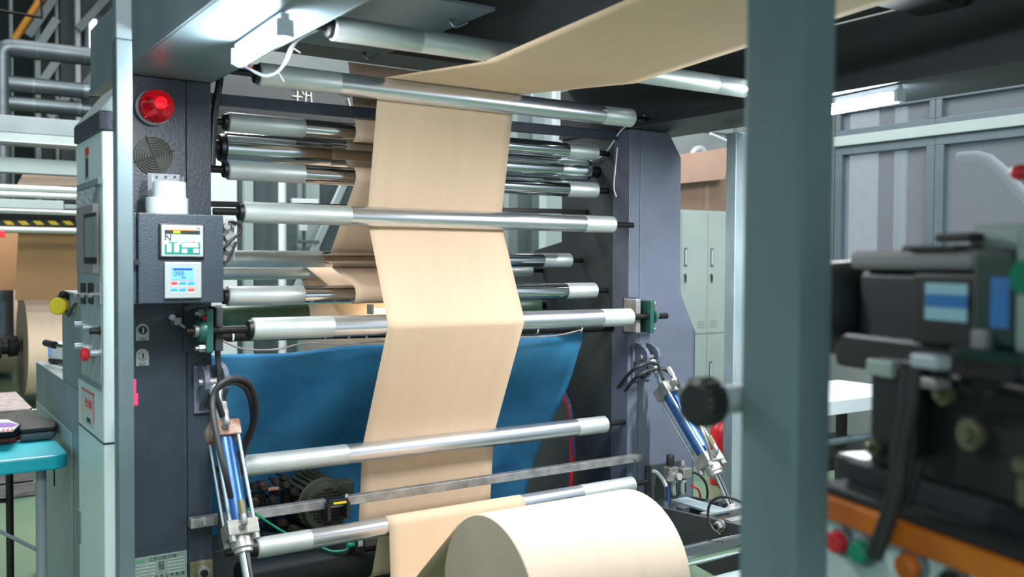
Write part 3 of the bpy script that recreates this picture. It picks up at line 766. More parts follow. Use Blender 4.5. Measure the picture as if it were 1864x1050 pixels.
def pX(u, v, X): return px(u, v, X=X)
# left cylinder
PL = V((XCL, YF-.055, px(388, 695, Y=YF-.055).z))
clevis(XCL, PL, 'grey clevis bracket on the left column above the left cylinder')
pbL = pX(437, 965, XCL); aL = (pbL-PL).normalized()
ptL = PL+aL*.19; peL = PL+aL*((pbL-PL).length+.33)
cl, hL0, hL1, aL, nL = cylinder(XCL, ptL, pbL, peL, 'blue hydraulic cylinder with rusty rear block, in front of the left column', True)
# right cylinder
XCR = px(1180, 650, Y=YF-.055).x
PR = V((XCR, YF-.055, px(1180, 650, Y=YF-.055).z))
clevis(XCR, PR, 'blue-grey clevis bracket on the right column above the right cylinder')
pbR = pX(1290, 838, XCR); aR = (pbR-PR).normalized()
ptR = PR+aR*.20; peR = pX(1343, 948, XCR)
cr, hR0, hR1, aR, nR = cylinder(XCR, ptR, pbR, peR, 'blue hydraulic cylinder slanting down from the right column', False)
# hoses
def hose(pts, r, label, mt='rubber', name='hydraulic_hose', group='hydraulic hoses'):
    return tag(MB().tube(pts, r).build(name, mt), label, 'hose', group)
yh = ptL.y-.09
def loop(dx, dz, ox):
    return [px(u+ox, v, Y=y) for u, v, y in ((405, 757, yh), (396, 730, yh-.02), (394, 710, yh-.02), (410, 698, yh-.02), (430, 696, yh), (448, 708, yh+.03), (458, 735, yh+.08), (460, 770, yh+.14), (448, 800, yh+.18), (436, 830, yh+.2), (425, 880, yh+.22))]
hose(loop(0, 0, 0)[0:], .0105, 'inner black hose looping from the rear block of the left cylinder')
hose([px(u, v, Y=y) for u, v, y in ((420, 905, hL1.y), (410, 860, hL1.y-.02), (396, 800, hL1.y+.02), (388, 755, hL1.y+.06), (388, 722, yh-.03), (402, 698, yh-.03), (430, 688, yh-.02), (455, 700, yh+.02), (466, 735, yh+.07), (462, 775, yh+.13), (446, 815, yh+.19), (437, 850, yh+.22))], .0105, 'outer black hose running down the left cylinder to its front block')
yr = YF-.12
hose([px(u, v, Y=y) for u, v, y in ((1207, 690, ptR.y-.08), (1200, 668, yr), (1185, 660, yr), (1160, 668, yr), (1138, 688, YF-.02), (1122, 712, YF+.1), (1117, 740, YF+.12), (1114, 800, YF+.13), (1112, 880, YF+.13))], .0085, 'upper black hose arching from the right cylinder towards the side plate')
hose([px(u, v, Y=y) for u, v, y in ((1292, 818, pbR.y-.085), (1282, 790, pbR.y-.08), (1262, 745, pbR.y+.04), (1240, 705, ptR.y-.1), (1215, 675, yr-.03), (1190, 672, yr), (1165, 682, yr), (1145, 702, YF-.02), (1128, 735, YF+.1), (1122, 780, YF+.12), (1118, 880, YF+.13))], .0085, 'lower black hose running along the right cylinder')
hose([px(u, v, Y=y) for u, v, y in ((1296, 838, pbR.y-.10), (1285, 800, pbR.y-.10), (1268, 760, pbR.y-.03), (1245, 718, ptR.y-.08), (1225, 690, ptR.y-.08))], .0075, 'pale braided hose lying on top of the right cylinder', 'cast', 'braided_hose')
hose([px(u, v, X=XR1-.02) for u, v in ((1014, 700), (1024, 712), (1034, 740), (1040, 780), (1041, 830), (1040, 890))], .009, 'red hose hanging on the right side plate behind the rollers', 'rcable', 'air_hose')
hose([px(u, v, X=XR1-.03) for u, v in ((1018, 705), (1028, 712), (1038, 740), (1043, 780), (1046, 830))], .006, 'thin blue hose beside the red hose on the side plate', 'bcable', 'air_hose')
# wiring bundles
def bundle(name, ptsl, r, label, mt='black'):
    return tag(MB().tube(ptsl, r).build(name, mt), label, 'cable')
bundle('cable_bundle', [px(u, v, Y=3.43) for u, v in ((402, 130), (398, 160), (391, 200), (388, 240), (386, 300))], .013, 'black cable bundle going up beside the left column top')
bundle('cable_bundle', [px(u, v, Y=3.33) for u, v in ((398, 556), (397, 600), (396, 640), (399, 680), (403, 735), (405, 830), (400, 1000))], .010, 'ribbed black cable bundle running down the left column edge', 'rubber')
bundle('signal_cable', [px(u, v, Y=3.3) for u, v in ((404, 452), (418, 440), (436, 424), (438, 412), (428, 405), (416, 404))], .005, 'black cable loop right of the control box, upper')
bundle('signal_cable', [px(u, v, Y=3.3) for u, v in ((400, 492), (414, 474), (424, 455), (430, 440))], .005, 'black cable curving right of the control box, lower')
t = thing('toggle_valve', 'grey cable glands and fittings right of the control box', 'fittings', px(416, 440, Y=3.32))
for u, v, r in ((412, 412, .012), (424, 409, .009), (415, 432, .012), (414, 452, .010)):
    p = px(u, v, Y=3.32); MB().cyl(p-YA*.01, p+YA*.02, r, 10).build('gland', 'steel', t)
p = px(417, 430, Y=3.345); MB().box(p.x-.022, p.x+.02, 3.34, 3.36, p.z-.09, p.z+.06).build('bracket', 'cast', t, bev=.004)
t = thing('limit_switch', 'dark limit switch with a jointed lever under the control box', 'switch', px(322, 580, Y=3.36))
MB().tube([px(308, 576, Y=3.36), px(322, 585, Y=3.35), px(340, 597, Y=3.35)], .007, 10, 3).build('lever', 'steel', t)
p = px(322, 584, Y=3.36); MB().box(p.x-.012, p.x+.012, 3.34, YF, p.z-.014, p.z+.014).build('body', 'steel', t, bev=.003)
p = px(312, 577, Y=3.36); MB().cyl(p-YA*.016, p+YA*.012, .010, 16).build('roller', 'cast', t)

# ------------------------------------------------------------------ bar clamp, optical sensor, green cable
bp = lambda u: pA
p = px(612, 917, Y=3.345)
t = thing('bar_clamp', 'black clamp with a yellow label on the square steel bar', 'clamp', p)
MB().obox(p+V((0, 0, .012)), (d_, YA, ZA), (.040, .026, .012)).build('body', 'black', t, bev=.003)
MB().obox(p+V((.004, -.027, .010)), (d_, YA, ZA), (.026, .001, .004)).build('label', 'yellow', t)
for dx in (-.04, .038): MB().obox(p+V((dx, 0, -.022)), (d_, YA, ZA), (.007, .030, .032)).build('jaw', 'black', t, bev=.002)
MB().tube([p+V((.035, -.01, .02)), p+V((.04, -.01, .035))], .004, 8, 1).build('screw', 'white', t)
p = px(653, 985, Y=3.36)
t = thing('edge_sensor', 'black edge sensor with a white label below the lowest roller', 'sensor', p)
MB().obox(p+V((0, 0, -.012)), (XA, YA, ZA), (.020, .016, .030)).build('body', 'black', t, bev=.002)
MB().obox(p+V((0, -.017, 0)), (XA, YA, ZA), (.010, .001, .015)).build('label', 'white', t)
MB().obox(p+V((.035, .02, -.036)), (XA, YA, ZA), (.06, .012, .008)).build('rail', 'black', t, bev=.002)
MB().cyl(p+V((-.05, 0, -.008)), p+V((-.02, 0, -.008)), .0105, 16).build('plug', 'gcable', t)
pts = [px(u, v, Y=y) for u, v, y in ((452, 925, 3.32), (470, 938, 3.33), (495, 955, 3.35), (520, 970, 3.36), (555, 985, 3.4), (585, 996, 3.4), (605, 1003, 3.38), (628, 1001, 3.36), (640, 990, 3.36))]
tag(MB().tube(pts, .0045).build('sensor_cable', 'gcable'), 'green sensor cable drooping from the left cylinder to the edge sensor', 'cable')
# ------------------------------------------------------------------ motor and valve cluster behind the lower rollers
mc = px(597, 922, Y=3.60); ml = .24
t = thing('electric_motor', 'olive electric motor with cooling fins and a perforated fan cover', 'motor', mc-ZA*.11)
MB().lathe(mc, YA, [(0, .086), (.006, .098), (.05, .102), (.052, .108), (.06, .108), (.062, .092), (ml, .092), (ml+.002, .104), (ml+.02, .104)], 48).build('housing', 'motor', t)
for k_ in range(28):
    an = 2*math.pi*k_/28; dv = V((math.cos(an), 0, math.sin(an)))
    MB().obox(mc+YA*(.062+ml/2-.03)+dv*.1, (YA, dv, dv.cross(YA)), (ml/2-.03, .011, .0018)).build('fin', 'motor', t)
hp = MB()
for i in range(-5, 6):
    for j in range(-5, 6):
        if i*i+j*j < 28: hp.obox(mc+V((i*.014, -.001, j*.014)), (XA, YA, ZA), (.0045, .0015, .0045))
hp.build('vent_holes', 'black', t)
MB().obox(mc+V((.095, .07, .055)), (XA, YA, ZA), (.035, .04, .03)).build('terminal_box', 'motor', t, bev=.006)
MB().box(mc.x-.1, mc.x+.1, mc.y+.05, mc.y+.22, mc.z-.13, mc.z-.10).build('foot', 'motor', t, bev=.003)
t = thing('valve_cluster', 'greasy brown valves and gears beside the motor', 'valves', px(490, 930, Y=3.75))
rnd = random.Random(3)
for u, v, w_, h_ in ((470, 905, 22, 18), (500, 895, 16, 12), (520, 905, 14, 26), (545, 880, 10, 12), (488, 925, 30, 14), (530, 925, 22, 12), (462, 885, 12, 10), (505, 950, 40, 14), (465, 945, 20, 16)):
    p = px(u, v, Y=3.74+rnd.random()*.08); k_ = 3.9/1722
    MB().obox(p, (XA, YA, ZA), (w_*k_*.5, .03, h_*k_*.5)).build('block', 'grease', t, bev=.005)
for u, v, r in ((478, 884, 10), (500, 875, 7), (518, 880, 9), (514, 868, 6), (535, 895, 9), (460, 915, 11), (495, 908, 8)):
    p = px(u, v, Y=3.70); k_ = 3.9/1722
    MB().lathe(p-YA*.03, YA, [(0, r*k_*.6), (.01, r*k_), (.03, r*k_), (.05, r*k_*.5), (.09, r*k_*.5)], 10).build('fitting', 'grease', t)
p = px(497, 889, Y=3.68); MB().obox(p, (XA, YA, ZA), (.022, .01, .006)).build('lever', 'rust', t, bev=.002)
tag(MB().box(XL1+.03, XR1-.02, 3.72, 4.25, .02, .19).build('base_beam', 'plate', bev=.004), 'dark base beam under the motor between the side plates', 'beam')
p = px(497, 985, Y=3.9)
tag(MB().box(XL1+.05, mc.x+.15, 3.68, 3.9, .19, mc.z-.131).build('motor_base', 'plate', bev=.004), 'dark block carrying the olive motor', 'base')

# ------------------------------------------------------------------ air unit and unwind arm on the right
FY = 3.30
t = thing('air_regulator', 'air filter regulator with gauge and two clear bowls on the right column', 'regulator', px(1235, 905, Y=FY))
def pc_(u, v, y=FY): return px(u, v, Y=y)
MB().box(pc_(1200, 870).x, pc_(1262, 870).x, YF-.012, YF, pc_(1230, 915).z, pc_(1230, 850).z).build('back_plate', 'plate', t, bev=.002)
MB().lathe(pc_(1220, 846), ZA, [(0, .020), (.008, .022), (.010, .019), (.045, .0185), (.048, .016)], 20).build('knob', 'black', t)
MB().obox(pc_(1221, 862), (XA, YA, ZA), (.028, .024, .034)).build('regulator_body', 'cast', t, bev=.005)
MB().obox(pc_(1246, 860), (XA, YA, ZA), (.030, .024, .024)).build('lubricator_body', 'cast', t, bev=.005)
MB().lathe(pc_(1243, 846), ZA, [(0, .012), (.012, .010), (.022, .007)], 16).build('oil_cap', 'cast', t)
for u in (1227, 1243):
    MB().lathe(pc_(u, 872), -ZA, [(0, .017), (.06, .017), (.075, .010), (.08, .004)], 20).build('bowl', 'band', t)
    MB().obox(pc_(u, 886)-YA*.016, (XA, YA, ZA), (.0045, .002, .024)).build('sight_slot', 'black', t)
g0 = pc_(1234, 867, FY-.028)
ga = MB().lathe(g0, -YA, [(0, .018), (.012, .019), (.014, .016)], 24); ga.build('gauge', 'cast', t)
MB().lathe(g0-YA*.0145, -YA, [(0, .015), (.0006, .015)], 24).build('gauge_face', 'white', t)
MB().obox(g0-YA*.0156+V((.002, 0, .002)), ((1, 0, 1), YA, (-1, 0, 1)), (.009, .0004, .001)).build('needle', 'redp', t)
MB().tube([pc_(1189, 857), pc_(1196, 860), pc_(1206, 872), pc_(1212, 884)], .009).build('air_tube', 'wcable', t)
MB().tube([pc_(1212, 884), pc_(1216, 892), pc_(1216, 912)], .008, 10, 3).build('elbow', 'bcable', t)
hose([pc_(u, v) for u, v in ((1256, 858), (1272, 864), (1284, 878), (1288, 896), (1286, 912))], .006, 'black air hose bending down right of the air regulator', 'rubber', 'air_hose')
hose([pc_(u, v, 3.34) for u, v in ((1258, 884), (1270, 890), (1274, 900), (1276, 915))], .005, 'short red air hose below the air regulator', 'rcable', 'air_hose')
# arm: two plates with cross pieces and a pivot at the rod eye
XA0 = 2.80; XA1 = 3.06
t = thing('unwind_arm', 'black unwind arm with a big nut beside the reel, moved by the right cylinder', 'arm', (2.93, 2.7, .2))
def armplate(x, th):
    q = [px(1214, 921, X=XA0), px(1349, 956, X=XA0), px(1400, 985, X=XA0)]
    pts = [(x, q[0].y+.12, q[0].z-.02), (x, q[1].y, q[1].z), (x, q[1].y-.2, q[1].z-.03), (x, RY-.06, RZ-.09), (x, RY+.14, RZ-.19), (x, q[0].y+.15, q[0].z-.17)]
    return MB().prism(pts, (th, 0, 0))
armplate(XA0, .018).build('side_plate', 'plate', t, bev=.002); armplate(XA1, .018).build('side_plate', 'plate', t, bev=.002)
q0 = px(1222, 921, X=XA0); q1 = px(1345, 953, X=XA0)
for f in (.08, .45, .8):
    c = q0+(q1-q0)*f
    MB().box(XA0+.018, XA1, c.y-.02, c.y+.02, c.z-.05, c.z-.002).build('cross_piece', 'steel' if f > .1 else 'plate', t, bev=.002)
c = q0+(q1-q0)*.2
MB().box(XA0+.06, XA0+.15, c.y-.12, c.y+.14, c.z-.006, c.z+.004).build('cover_strip', 'galv_b', t, bev=.001)
nb = px(1312, 957, X=XA0-.002)
MB().cyl(nb, nb-XA*.006, .026, 24).build('washer', 'steel', t); MB().cyl(nb-XA*.006, nb-XA*.026, .019, 6).build('nut', 'cast', t); MB().cyl(nb-XA*.026, nb-XA*.034, .010, 16).build('stud', 'shaft', t)
MB().cyl((XA0+.018, peR.y, peR.z-.0), (XA1, peR.y, peR.z), .014, 16).build('pivot_pin', 'steel', t)
t = thing('unwind_arm', 'black unwind arm reaching from the left column base to the reel shaft', 'arm', (1.0, 2.7, .2))
o2 = armplate(1.02, .018); o2.build('side_plate', 'plate', t, bev=.002); armplate(.90, .018).build('side_plate', 'plate', t, bev=.002)
tag(MB().tube([px(u, v, X=XA0-.05) for u, v in ((1312, 975), (1296, 960), (1289, 940), (1292, 918), (1306, 906), (1325, 905), (1350, 914), (1380, 930))], .0055).build('air_hose', 'rubber'), 'dark hose looping over the nut of the black unwind arm', 'hose')
t = thing('stand_rail', 'green rail under the reel shaft at lower right', 'rail', (3.1, RY+.02, .1))
p = px(1310, 1034, Y=RY-.05)
MB().box(2.3, 3.6, RY-.09, RY-.02, RZ-.13, RZ-.09).build('rail', 'pale', t, bev=.003)
MB().box(3.0, 3.06, RY-.08, RY-.03, 0, RZ-.131).build('leg', 'plate', t, bev=.002); MB().box(2.35, 2.41, RY-.08, RY-.03, 0, RZ-.131).build('leg', 'plate', t, bev=.002)

# ------------------------------------------------------------------ sign board and the background seen between rollers
YS = 4.32
z1 = px(500, 122, Y=YS).z; z0 = px(500, 246, Y=YS).z
t = thing('sign_board', 'grey board with pale characters high behind the rollers', 'sign', (2, YS, z0))
MB().box(XL1+.03, 2.70, YS, YS+.01, z0, z1).build('board', 'signb', t)
MB().box(XL1+.03, 2.70, YS-.012, YS+.02, z0-.03, z0-.001).build('bottom_rail', 'galv', t)
for x in (XL1+.03, 2.66): MB().box(x, x+.04, YS+.021, YS+.05, 0, z1).build('upright', 'galv', t)
zs = lambda x, y: px(380+x/6.213, 110+y/6.213, Y=YS-.007)
for a, b in (((935, 320), (1040, 330)), ((945, 400), (1060, 415)), ((1005, 320), (1005, 480)), ((1040, 320), (1080, 390)), ((1105, 330), (1095, 485)), ((1155, 335), (1165, 490)), ((1105, 345), (1155, 350)), ((1105, 395), (1155, 400)), ((1525, 385), (1612, 400)), ((1575, 425), (1604, 530))):
    MB().tube([zs(*a), zs(*b)], .0042, 8, 1).build('stroke', 'textw', t)
YB = 7.6
ENC = thing('machine_enclosure', 'white and slate panelled enclosure behind the rollers left of the web', 'enclosure', (2.4, YB, 0))
def slab(u0, u1, v0, v1, y, th, name, mt, label, cat, group=None, zlo=None, bev=.004):
    if name in ('enclosure_panel', 'enclosure_post', 'thin_bar'):
        a = px(u0, (v0+v1)/2, Y=y).x; b = px(u1, (v0+v1)/2, Y=y).x; um = (u0+u1)/2
        return MB().box(a, b, y, y+th, px(um, v1, Y=y).z if zlo is None else zlo, px(um, v0, Y=y).z).build(name.replace('enclosure_', ''), mt, ENC, bev=bev)
    a = px(u0, (v0+v1)/2, Y=y).x; b = px(u1, (v0+v1)/2, Y=y).x; um = (u0+u1)/2
    zh = px(um, v0, Y=y).z; zl = px(um, v1, Y=y).z if zlo is None else zlo
    return tag(MB().box(a, b, y, y+th, zl, zh).build(name, mt, bev=bev), label, cat, group)
g_ = 'uprights of the enclosure behind the machine'
slab(340, 431, 160, 0, YB, .05, 'enclosure_panel', 'palew', 'bright white panel behind, just right of the left column', 'panel', None, 0)
slab(433, 445, 160, 0, YB+.02, .05, 'enclosure_post', 'mid', 'dark narrow upright right of the white panel in the background', 'post', g_, 0)
slab(446, 461, 160, 0, YB-.06, .10, 'enclosure_post', 'pale', 'pale upright left of the slate panel in the background', 'post', g_, 0)
slab(463, 508, 160, 0, YB+.05, .05, 'enclosure_panel', 'mid', 'slate panel between the pale upright and the white pipe behind', 'panel', None, 0)
a = px(514, 400, Y=YB-.12)
tag(MB().cyl((a.x, a.y, 0), (a.x, a.y, 2.9), .032, 20).build('standing_pipe', 'palew'), 'white vertical pipe behind the rollers, right of the slate panel', 'pipe')
slab(522, 540, 160, 0, YB+.05, .05, 'enclosure_post', 'mid', 'dark upright right of the white vertical pipe', 'post', g_, 0)
slab(541, 582, 160, 0, YB+.1, .05, 'enclosure_panel', 'pale', 'pale panel with thin bars right of the white pipe in the background', 'panel', None, 0)
slab(553, 557, 300, 470, YB-.02, .04, 'thin_bar', 'mid', 'thin dark upright bar in front of the pale panel behind', 'bar')
slab(545, 582, 437, 443, YB-.08, .04, 'thin_bar', 'mid', 'thin dark level bar in front of the pale panel behind', 'bar')
slab(532, 580, 362, 372, YB-.13, .04, 'thin_bar', 'palew', 'pale level rail in front of the pale panel behind', 'bar')
slab(546, 560, 409, 420, YB-.16, .03, 'wall_notice', 'white', 'small bright white notice hanging behind the rollers', 'notice')
slab(583, 700, 160, 0, YB+.16, .05, 'enclosure_panel', 'mid', 'slate panel behind the diagonal brace', 'panel', None, 0)
a = px(626, 335, Y=YB); b = px(560, 480, Y=YB); dd = b-a
tag(MB().obox((a+b)/2, (dd, YA, dd.cross(YA)), (dd.length*.9, .02, .03)).build('diagonal_brace', 'pale', bev=.004), 'pale diagonal brace leaning behind the rollers left of the web', 'brace')
YR = 6.9
ENC = thing('machine_enclosure', 'pale green panelled enclosure seen behind, right of the web', 'enclosure', (4.4, YR, 0))
slab(700, 926, 150, 0, YR+.1, .05, 'enclosure_panel', 'greyc', 'grey enclosure panel right behind the web', 'panel', None, 0)
slab(927, 944, 150, 0, YR, .08, 'enclosure_post', 'pale', 'pale upright seen right of the web under the crossing roller', 'post', g_, 0)
slab(945, 970, 150, 0, YR+.1, .05, 'enclosure_panel', 'greyc', 'slim grey panel seen right of the web', 'panel', None, 0)
slab(971, 1010, 150, 0, YR+.05, .05, 'enclosure_panel', 'pale', 'pale panel right of the slim grey panel, near the side plate', 'panel', None, 0)
slab(1011, 1022, 150, 0, YR, .08, 'enclosure_post', 'palew', 'whitish upright right next to the side plate edge', 'post', g_, 0)
t = slab(903, 926, 418, 440, YR-.01, .004, 'paper_notice', 'white', 'small white printed notice right of the web behind', 'notice', bev=0)

# lockers
YK = 5.5
us = [1144, 1192, 1240, 1288, 1336]
xk = [px(u, 500, Y=YK).x for u in us]; zk = px(1290, 383, Y=YK).z; zm = px(1290, 607, Y=YK).z
lk = thing('locker_cabinet', 'pale steel locker cabinet with keys in its doors, right of the blue-grey column', 'locker', ((xk[0]+xk[-1])/2, YK+.2, 0))
MB().box(xk[0], xk[-1]+.02, YK+.016, YK+.46, 0, zk).build('carcass', 'locker', lk, bev=.003)
for i in range(4):
    for z0_, z1_ in ((zm+.004, zk-.02), (.06, zm-.004)):
        d_k = MB().box(xk[i]+.003, xk[i+1]-.003, YK, YK+.015, z0_, z1_).build('door', 'locker', lk, bev=.002)
        for s_ in (0, 1):
            for q in range(3):
                zq = z0_+.05+.022*q+ (0)
                xm = xk[i]+.07 if s_ == 0 else xk[i+1]-.07
                MB().box(xm-.035, xm+.035, YK-.003, YK, zq, zq+.006).build('vent', 'pale', d_k)
        hx = xk[i]+.045; hz = z1_-.36 if z0_ > .5 else z1_-.30
        MB().box(hx-.018, hx+.018, YK-.004, YK, hz-.075, hz+.075).build('handle_plate', 'galv', d_k, bev=.002)
        MB().box(hx-.008, hx+.008, YK-.010, YK-.004, hz-.06, hz+.06).build('handle', 'palew', d_k, bev=.002)
        MB().cyl((hx-.01, YK-.012, hz-.14), (hx-.01, YK, hz-.14), .012, 16).build('lock', 'cast', d_k)
        MB().box(hx-.018, hx-.004, YK-.02, YK-.012, hz-.20, hz-.14).build('key', 'black', d_k, bev=.002)
# cartons on the lockers
yk2 = YK+.03
a = px(1222, 350, Y=yk2); b = px(1337, 350, Y=yk2); zc = px(1280, 300, Y=yk2).z
t = thing('cardboard_box', 'open cardboard box with a hanging flap on top of the lockers', 'box', ((a.x+b.x)/2, yk2+.2, zk))
MB().box(a.x, b.x, yk2, yk2+.4, zk+.001, zc).build('box_body', 'card', t, bev=.002)
fl = [px(1232, 282, Y=yk2-.02), px(1331, 268, Y=yk2-.02), px(1318, 326, Y=yk2-.10), px(1236, 334, Y=yk2-.10)]
fl[0].z = fl[0].z; MB().prism(fl, (0, -.006, 0)).build('flap', 'card2', t)
bt = px(1287, 340, Y=yk2); MB().box(bt.x-.02, bt.x+.02, yk2-.002, yk2, zk+.01, px(1287, 333, Y=yk2).z).build('tape', 'card2', t)
t = thing('cardboard_scrap', 'crumpled film and scrap lying on top of the cardboard box', 'scrap', (b.x-.3, yk2+.2, zc))
MB().tube([px(1257, 286, Y=yk2+.1), px(1265, 272, Y=yk2+.1), px(1278, 270, Y=yk2+.1), px(1284, 282, Y=yk2+.1)], .02, 8).build('film', 'film', t)
tag(MB().tube([px(1293, 243, Y=yk2+.15), px(1340, 264, Y=yk2+.1)], .012, 8, 1).build('wooden_stick', 'palew'), 'pale stick leaning over the cardboard box', 'stick')
# partition behind the lockers with a glass strip
zg0 = px(1280, 300, Y=6.1).z; zg1 = px(1280, 238, Y=6.1).z
struct(MB().box(4.4, XW, 6.1, 6.2, 0, zg0).box(4.4, XW, 6.1, 6.2, zg1, zg1+.12).build('wall_partition', 'pale'))
o = MB().box(4.4, XW, 6.12, 6.17, zg0, zg0+.03).build('window_7', 'winf'); struct(o)
MB().box(4.4, XW, 6.13, 6.136, zg0+.03, zg1).build('pane', 'glass', o)
struct(MB().box(2.2, XW, 9.0, 9.1, 0, 4.6).build('wall_far_right', 'wall'))
# red cylinder
p = px(1309, 900, Y=4.5); zt1 = px(1309, 768, Y=4.5).z; rr_ = 20/1722*5.5
t = thing('red_gas_cylinder', 'red cylinder standing behind the right hydraulic cylinder', 'cylinder', (p.x, 4.5, 0))
MB().lathe((p.x, 4.5, 0), ZA, [(0, rr_*.94), (.01, rr_), (zt1-.06, rr_), (zt1-.025, rr_*.86), (zt1, rr_*.4), (zt1+.01, .02)], 40).build('body', 'red', t)
MB().cyl((p.x, 4.5, zt1+.01), (p.x, 4.5, zt1+.06), .018, 16).build('valve', 'cast', t)
# white bench beyond the near machine
p = px(1545, 738, Y=3.3); 
t = thing('white_bench', 'white-edged bench seen between the wide post and the near machine', 'bench', (p.x, 3.5, 0))
MB().box(p.x-.35, p.x+.7, 3.3, 3.9, px(1545, 752, Y=3.3).z, px(1545, 727, Y=3.3).z).build('top', 'palew', t, bev=.003)
MB().box(p.x-.3, p.x+.6, 3.34, 3.86, .35, .42).build('shelf', 'shaft', t, bev=.003)
MB().cyl((p.x-.3, 3.33, px(1545, 803, Y=3.3).z), (p.x+.5, 3.33, px(1545, 803, Y=3.3).z), .022, 20).build('front_tube', 'galv', t)
for x in (p.x-.3, p.x+.64):
    for y in (3.34, 3.82): MB().box(x, x+.05, y, y+.05, 0, px(1545, 752, Y=3.3).z).build('leg', 'shaft', t)

# ------------------------------------------------------------------ left: control cabinet
XC = px(187, 500, Y=2.98).x; XCW = px(238, 500, Y=2.98).x-XC; YC1 = px(141, 500, X=XC).y; YC0 = 2.98
zc0 = px(187, 236, X=XC).z
t = thing('control_cabinet', 'tall pale green control cabinet with operator screen, left of the slim post', 'cabinet', (XC+XCW/2, (YC0+YC1)/2, 0))
MB().box(XC, XC+XCW, YC0, YC1, 0, zc0).build('body', 'mint', t, bev=.004)
zsp = px(165, 788, X=XC).z
MB().box(XC-.001, XC+XCW+.001, YC0-.001, YC1-.01, zsp-.003, zsp+.003).build('door_gap', 'black', t)
MB().prism([(XC-.008, YC0-.008, zc0+.001), (XC-.008, YC1, zc0+.001), (XC-.008, YC1, zc0+.055), (XC-.008, YC0-.008, zc0+.055)], (XCW+.01, 0, 0)).build('top_band', 'dark', t, bev=.003)
MB().prism([(XC-.008, YC0-.008, zc0+.056), (XC+XCW+.002, YC0-.008, zc0+.17), (XC+XCW+.002, YC0-.008, zc0+.056)], (0, YC1-YC0+.008, 0)).build('sloped_top', 'greyc', t, bev=.003)
def quadX(u0, v0, u1, v1, X, th, name, mt, par, bev=0):
    """box on a face that looks left; th sticks out to the left"""
    um = (u0+u1)/2; vm = (v0+v1)/2
    ya_, yb_ = px(u0, vm, X=X).y, px(u1, vm, X=X).y
    return MB().box(X-th, X, ya_, yb_, px(um, v1, X=X).z, px(um, v0, X=X).z).build(name, mt, par, bev=bev)
quadX(143, 332, 186, 700, XC, .004, 'frame', 'greyc', t, .002)
fr = quadX(148, 342, 185, 690, XC-.004, .002, 'operator_panel', 'pale', t, .001)
quadX(147, 330, 186, 342, XC-.004, .012, 'frame_lip', 'greyc', t, .002)
hm = quadX(150, 374, 181, 497, XC-.006, .018, 'screen_unit', 'lgrey', t, .003)
quadX(153, 388, 176, 480, XC-.024, .001, 'bezel', 'black', hm); quadX(154.5, 395, 175, 468, XC-.025, .001, 'screen', 'greyc', hm)
fm = []
for j in range(9):
    fm.append([V((XC-.03+.014-.004*math.sin(i*2.1+j*1.3)-.001*j*(8-j)/8, px(150+4.0*i, 370, X=XC).y, px(165, 345, X=XC).z+(px(165, 412, X=XC).z-px(165, 345, X=XC).z)*j/8)) for i in range(9)])
MB().sheet(fm, False).build('plastic_film', 'film', t)
for i, (u0, u1) in enumerate(((149, 157), (162, 171), (177, 185))):
    s_ = quadX(u0, 515, u1, 553, XC-.006, .004, 'switch_plate', 'black' if i < 2 else 'silver', t, .001)
    p = px((u0+u1)/2, 536, X=XC-.010); MB().tube([p, p-XA*.02, p+V((-.028, -.01, -.004))], .006, 10, 1).build('toggle', 'lgrey', s_)
for (u, v, r, mt, L) in ((154, 591, .011, 'galv_b', .03), (169, 596, .011, 'galv_b', .03), (183, 602, .010, 'black', .03), (154, 630, .011, 'galv_b', .03), (166, 634, .011, 'galv_b', .025), (184, 642, .011, 'galv_b', .03)):
    p = px(u, v, X=XC-.006); MB().lathe(p, -XA, [(0, r*1.15), (.006, r*1.2), (.008, r), (L, r*.96)], 20).build('push_button', mt, t)
p = px(172, 644, X=XC-.006); MB().lathe(p, -XA, [(0, .012), (.018, .012), (.020, .020), (.032, .021), (.038, .015)], 24).build('stop_button', 'redp', t)
st = quadX(148, 708, 172, 774, XC, .001, 'warning_label', 'white', t)
cpt = px(160, 742, X=XC-.0015)
text('print', '安全责任', .030, cpt+V((0, -.012, .012)), -YA, ZA, 'textr', st)
text('print', '注意安全', .018, cpt+V((0, -.012, -.040)), -YA, ZA, 'text', st)
quadX(149, 711, 171, 714, XC-.001, .0006, 'border', 'redp', st); quadX(170, 716, 171.5, 772, XC-.001, .0006, 'border', 'redp', st)
tz = px(152, 738, X=XC-.0015)
MB().prism([tz+V((0, .018, -.02)), tz+V((0, -.018, -.02)), tz+V((0, 0, .022))], (-.0006, 0, 0)).build('triangle', 'yellow', st)
st = quadX(155, 268, 162, 326, XC, .001, 'side_label', 'silver', t)
quadX(155.5, 269, 161.5, 282, XC-.001, .0006, 'emblem', 'redp', st)
quadX(156.5, 288, 160.5, 322, XC-.001, .0006, 'print', 'text', st)
quadX(143, 928, 147, 986, XC, .006, 'handle', 'galv', t, .001)

# ------------------------------------------------------------------ left: low console cabinet
XB = XC+.07
yB1 = px(66, 700, X=XB).y; zB = px(64, 657, X=XB).z; yBt = px(113, 600, X=XB).y; zBt = px(126, 531, X=XB).z
t = thing('console_cabinet', 'grey-green low console with a raised block, between table and control cabinet', 'cabinet', (XB+.25, 4.6, 0))
MB().box(XB, 1.0, YF+.15, yB1, 0, zB).build('body', 'greyc', t, bev=.004)
rb = MB().box(XB-.0, .98, YF+.16, yBt, zB+.001, zBt).build('raised_block', 'greyc', t, bev=.004)
quadX(69, 760, 133, 1100, XB, .004, 'door', 'pale', t, .004)
p = px(68, 745, X=XB)
MB().tube([p, p+V((-.02, 0, 0)), p+V((-.022, .03, 0))], .006, 10, 1).build('latch', 'chrome', t)
p = px(110, 557, X=XB-.03)
es = thing('stop_button', 'yellow emergency stop on a black bracket at the corner of the raised console block', 'button', p)
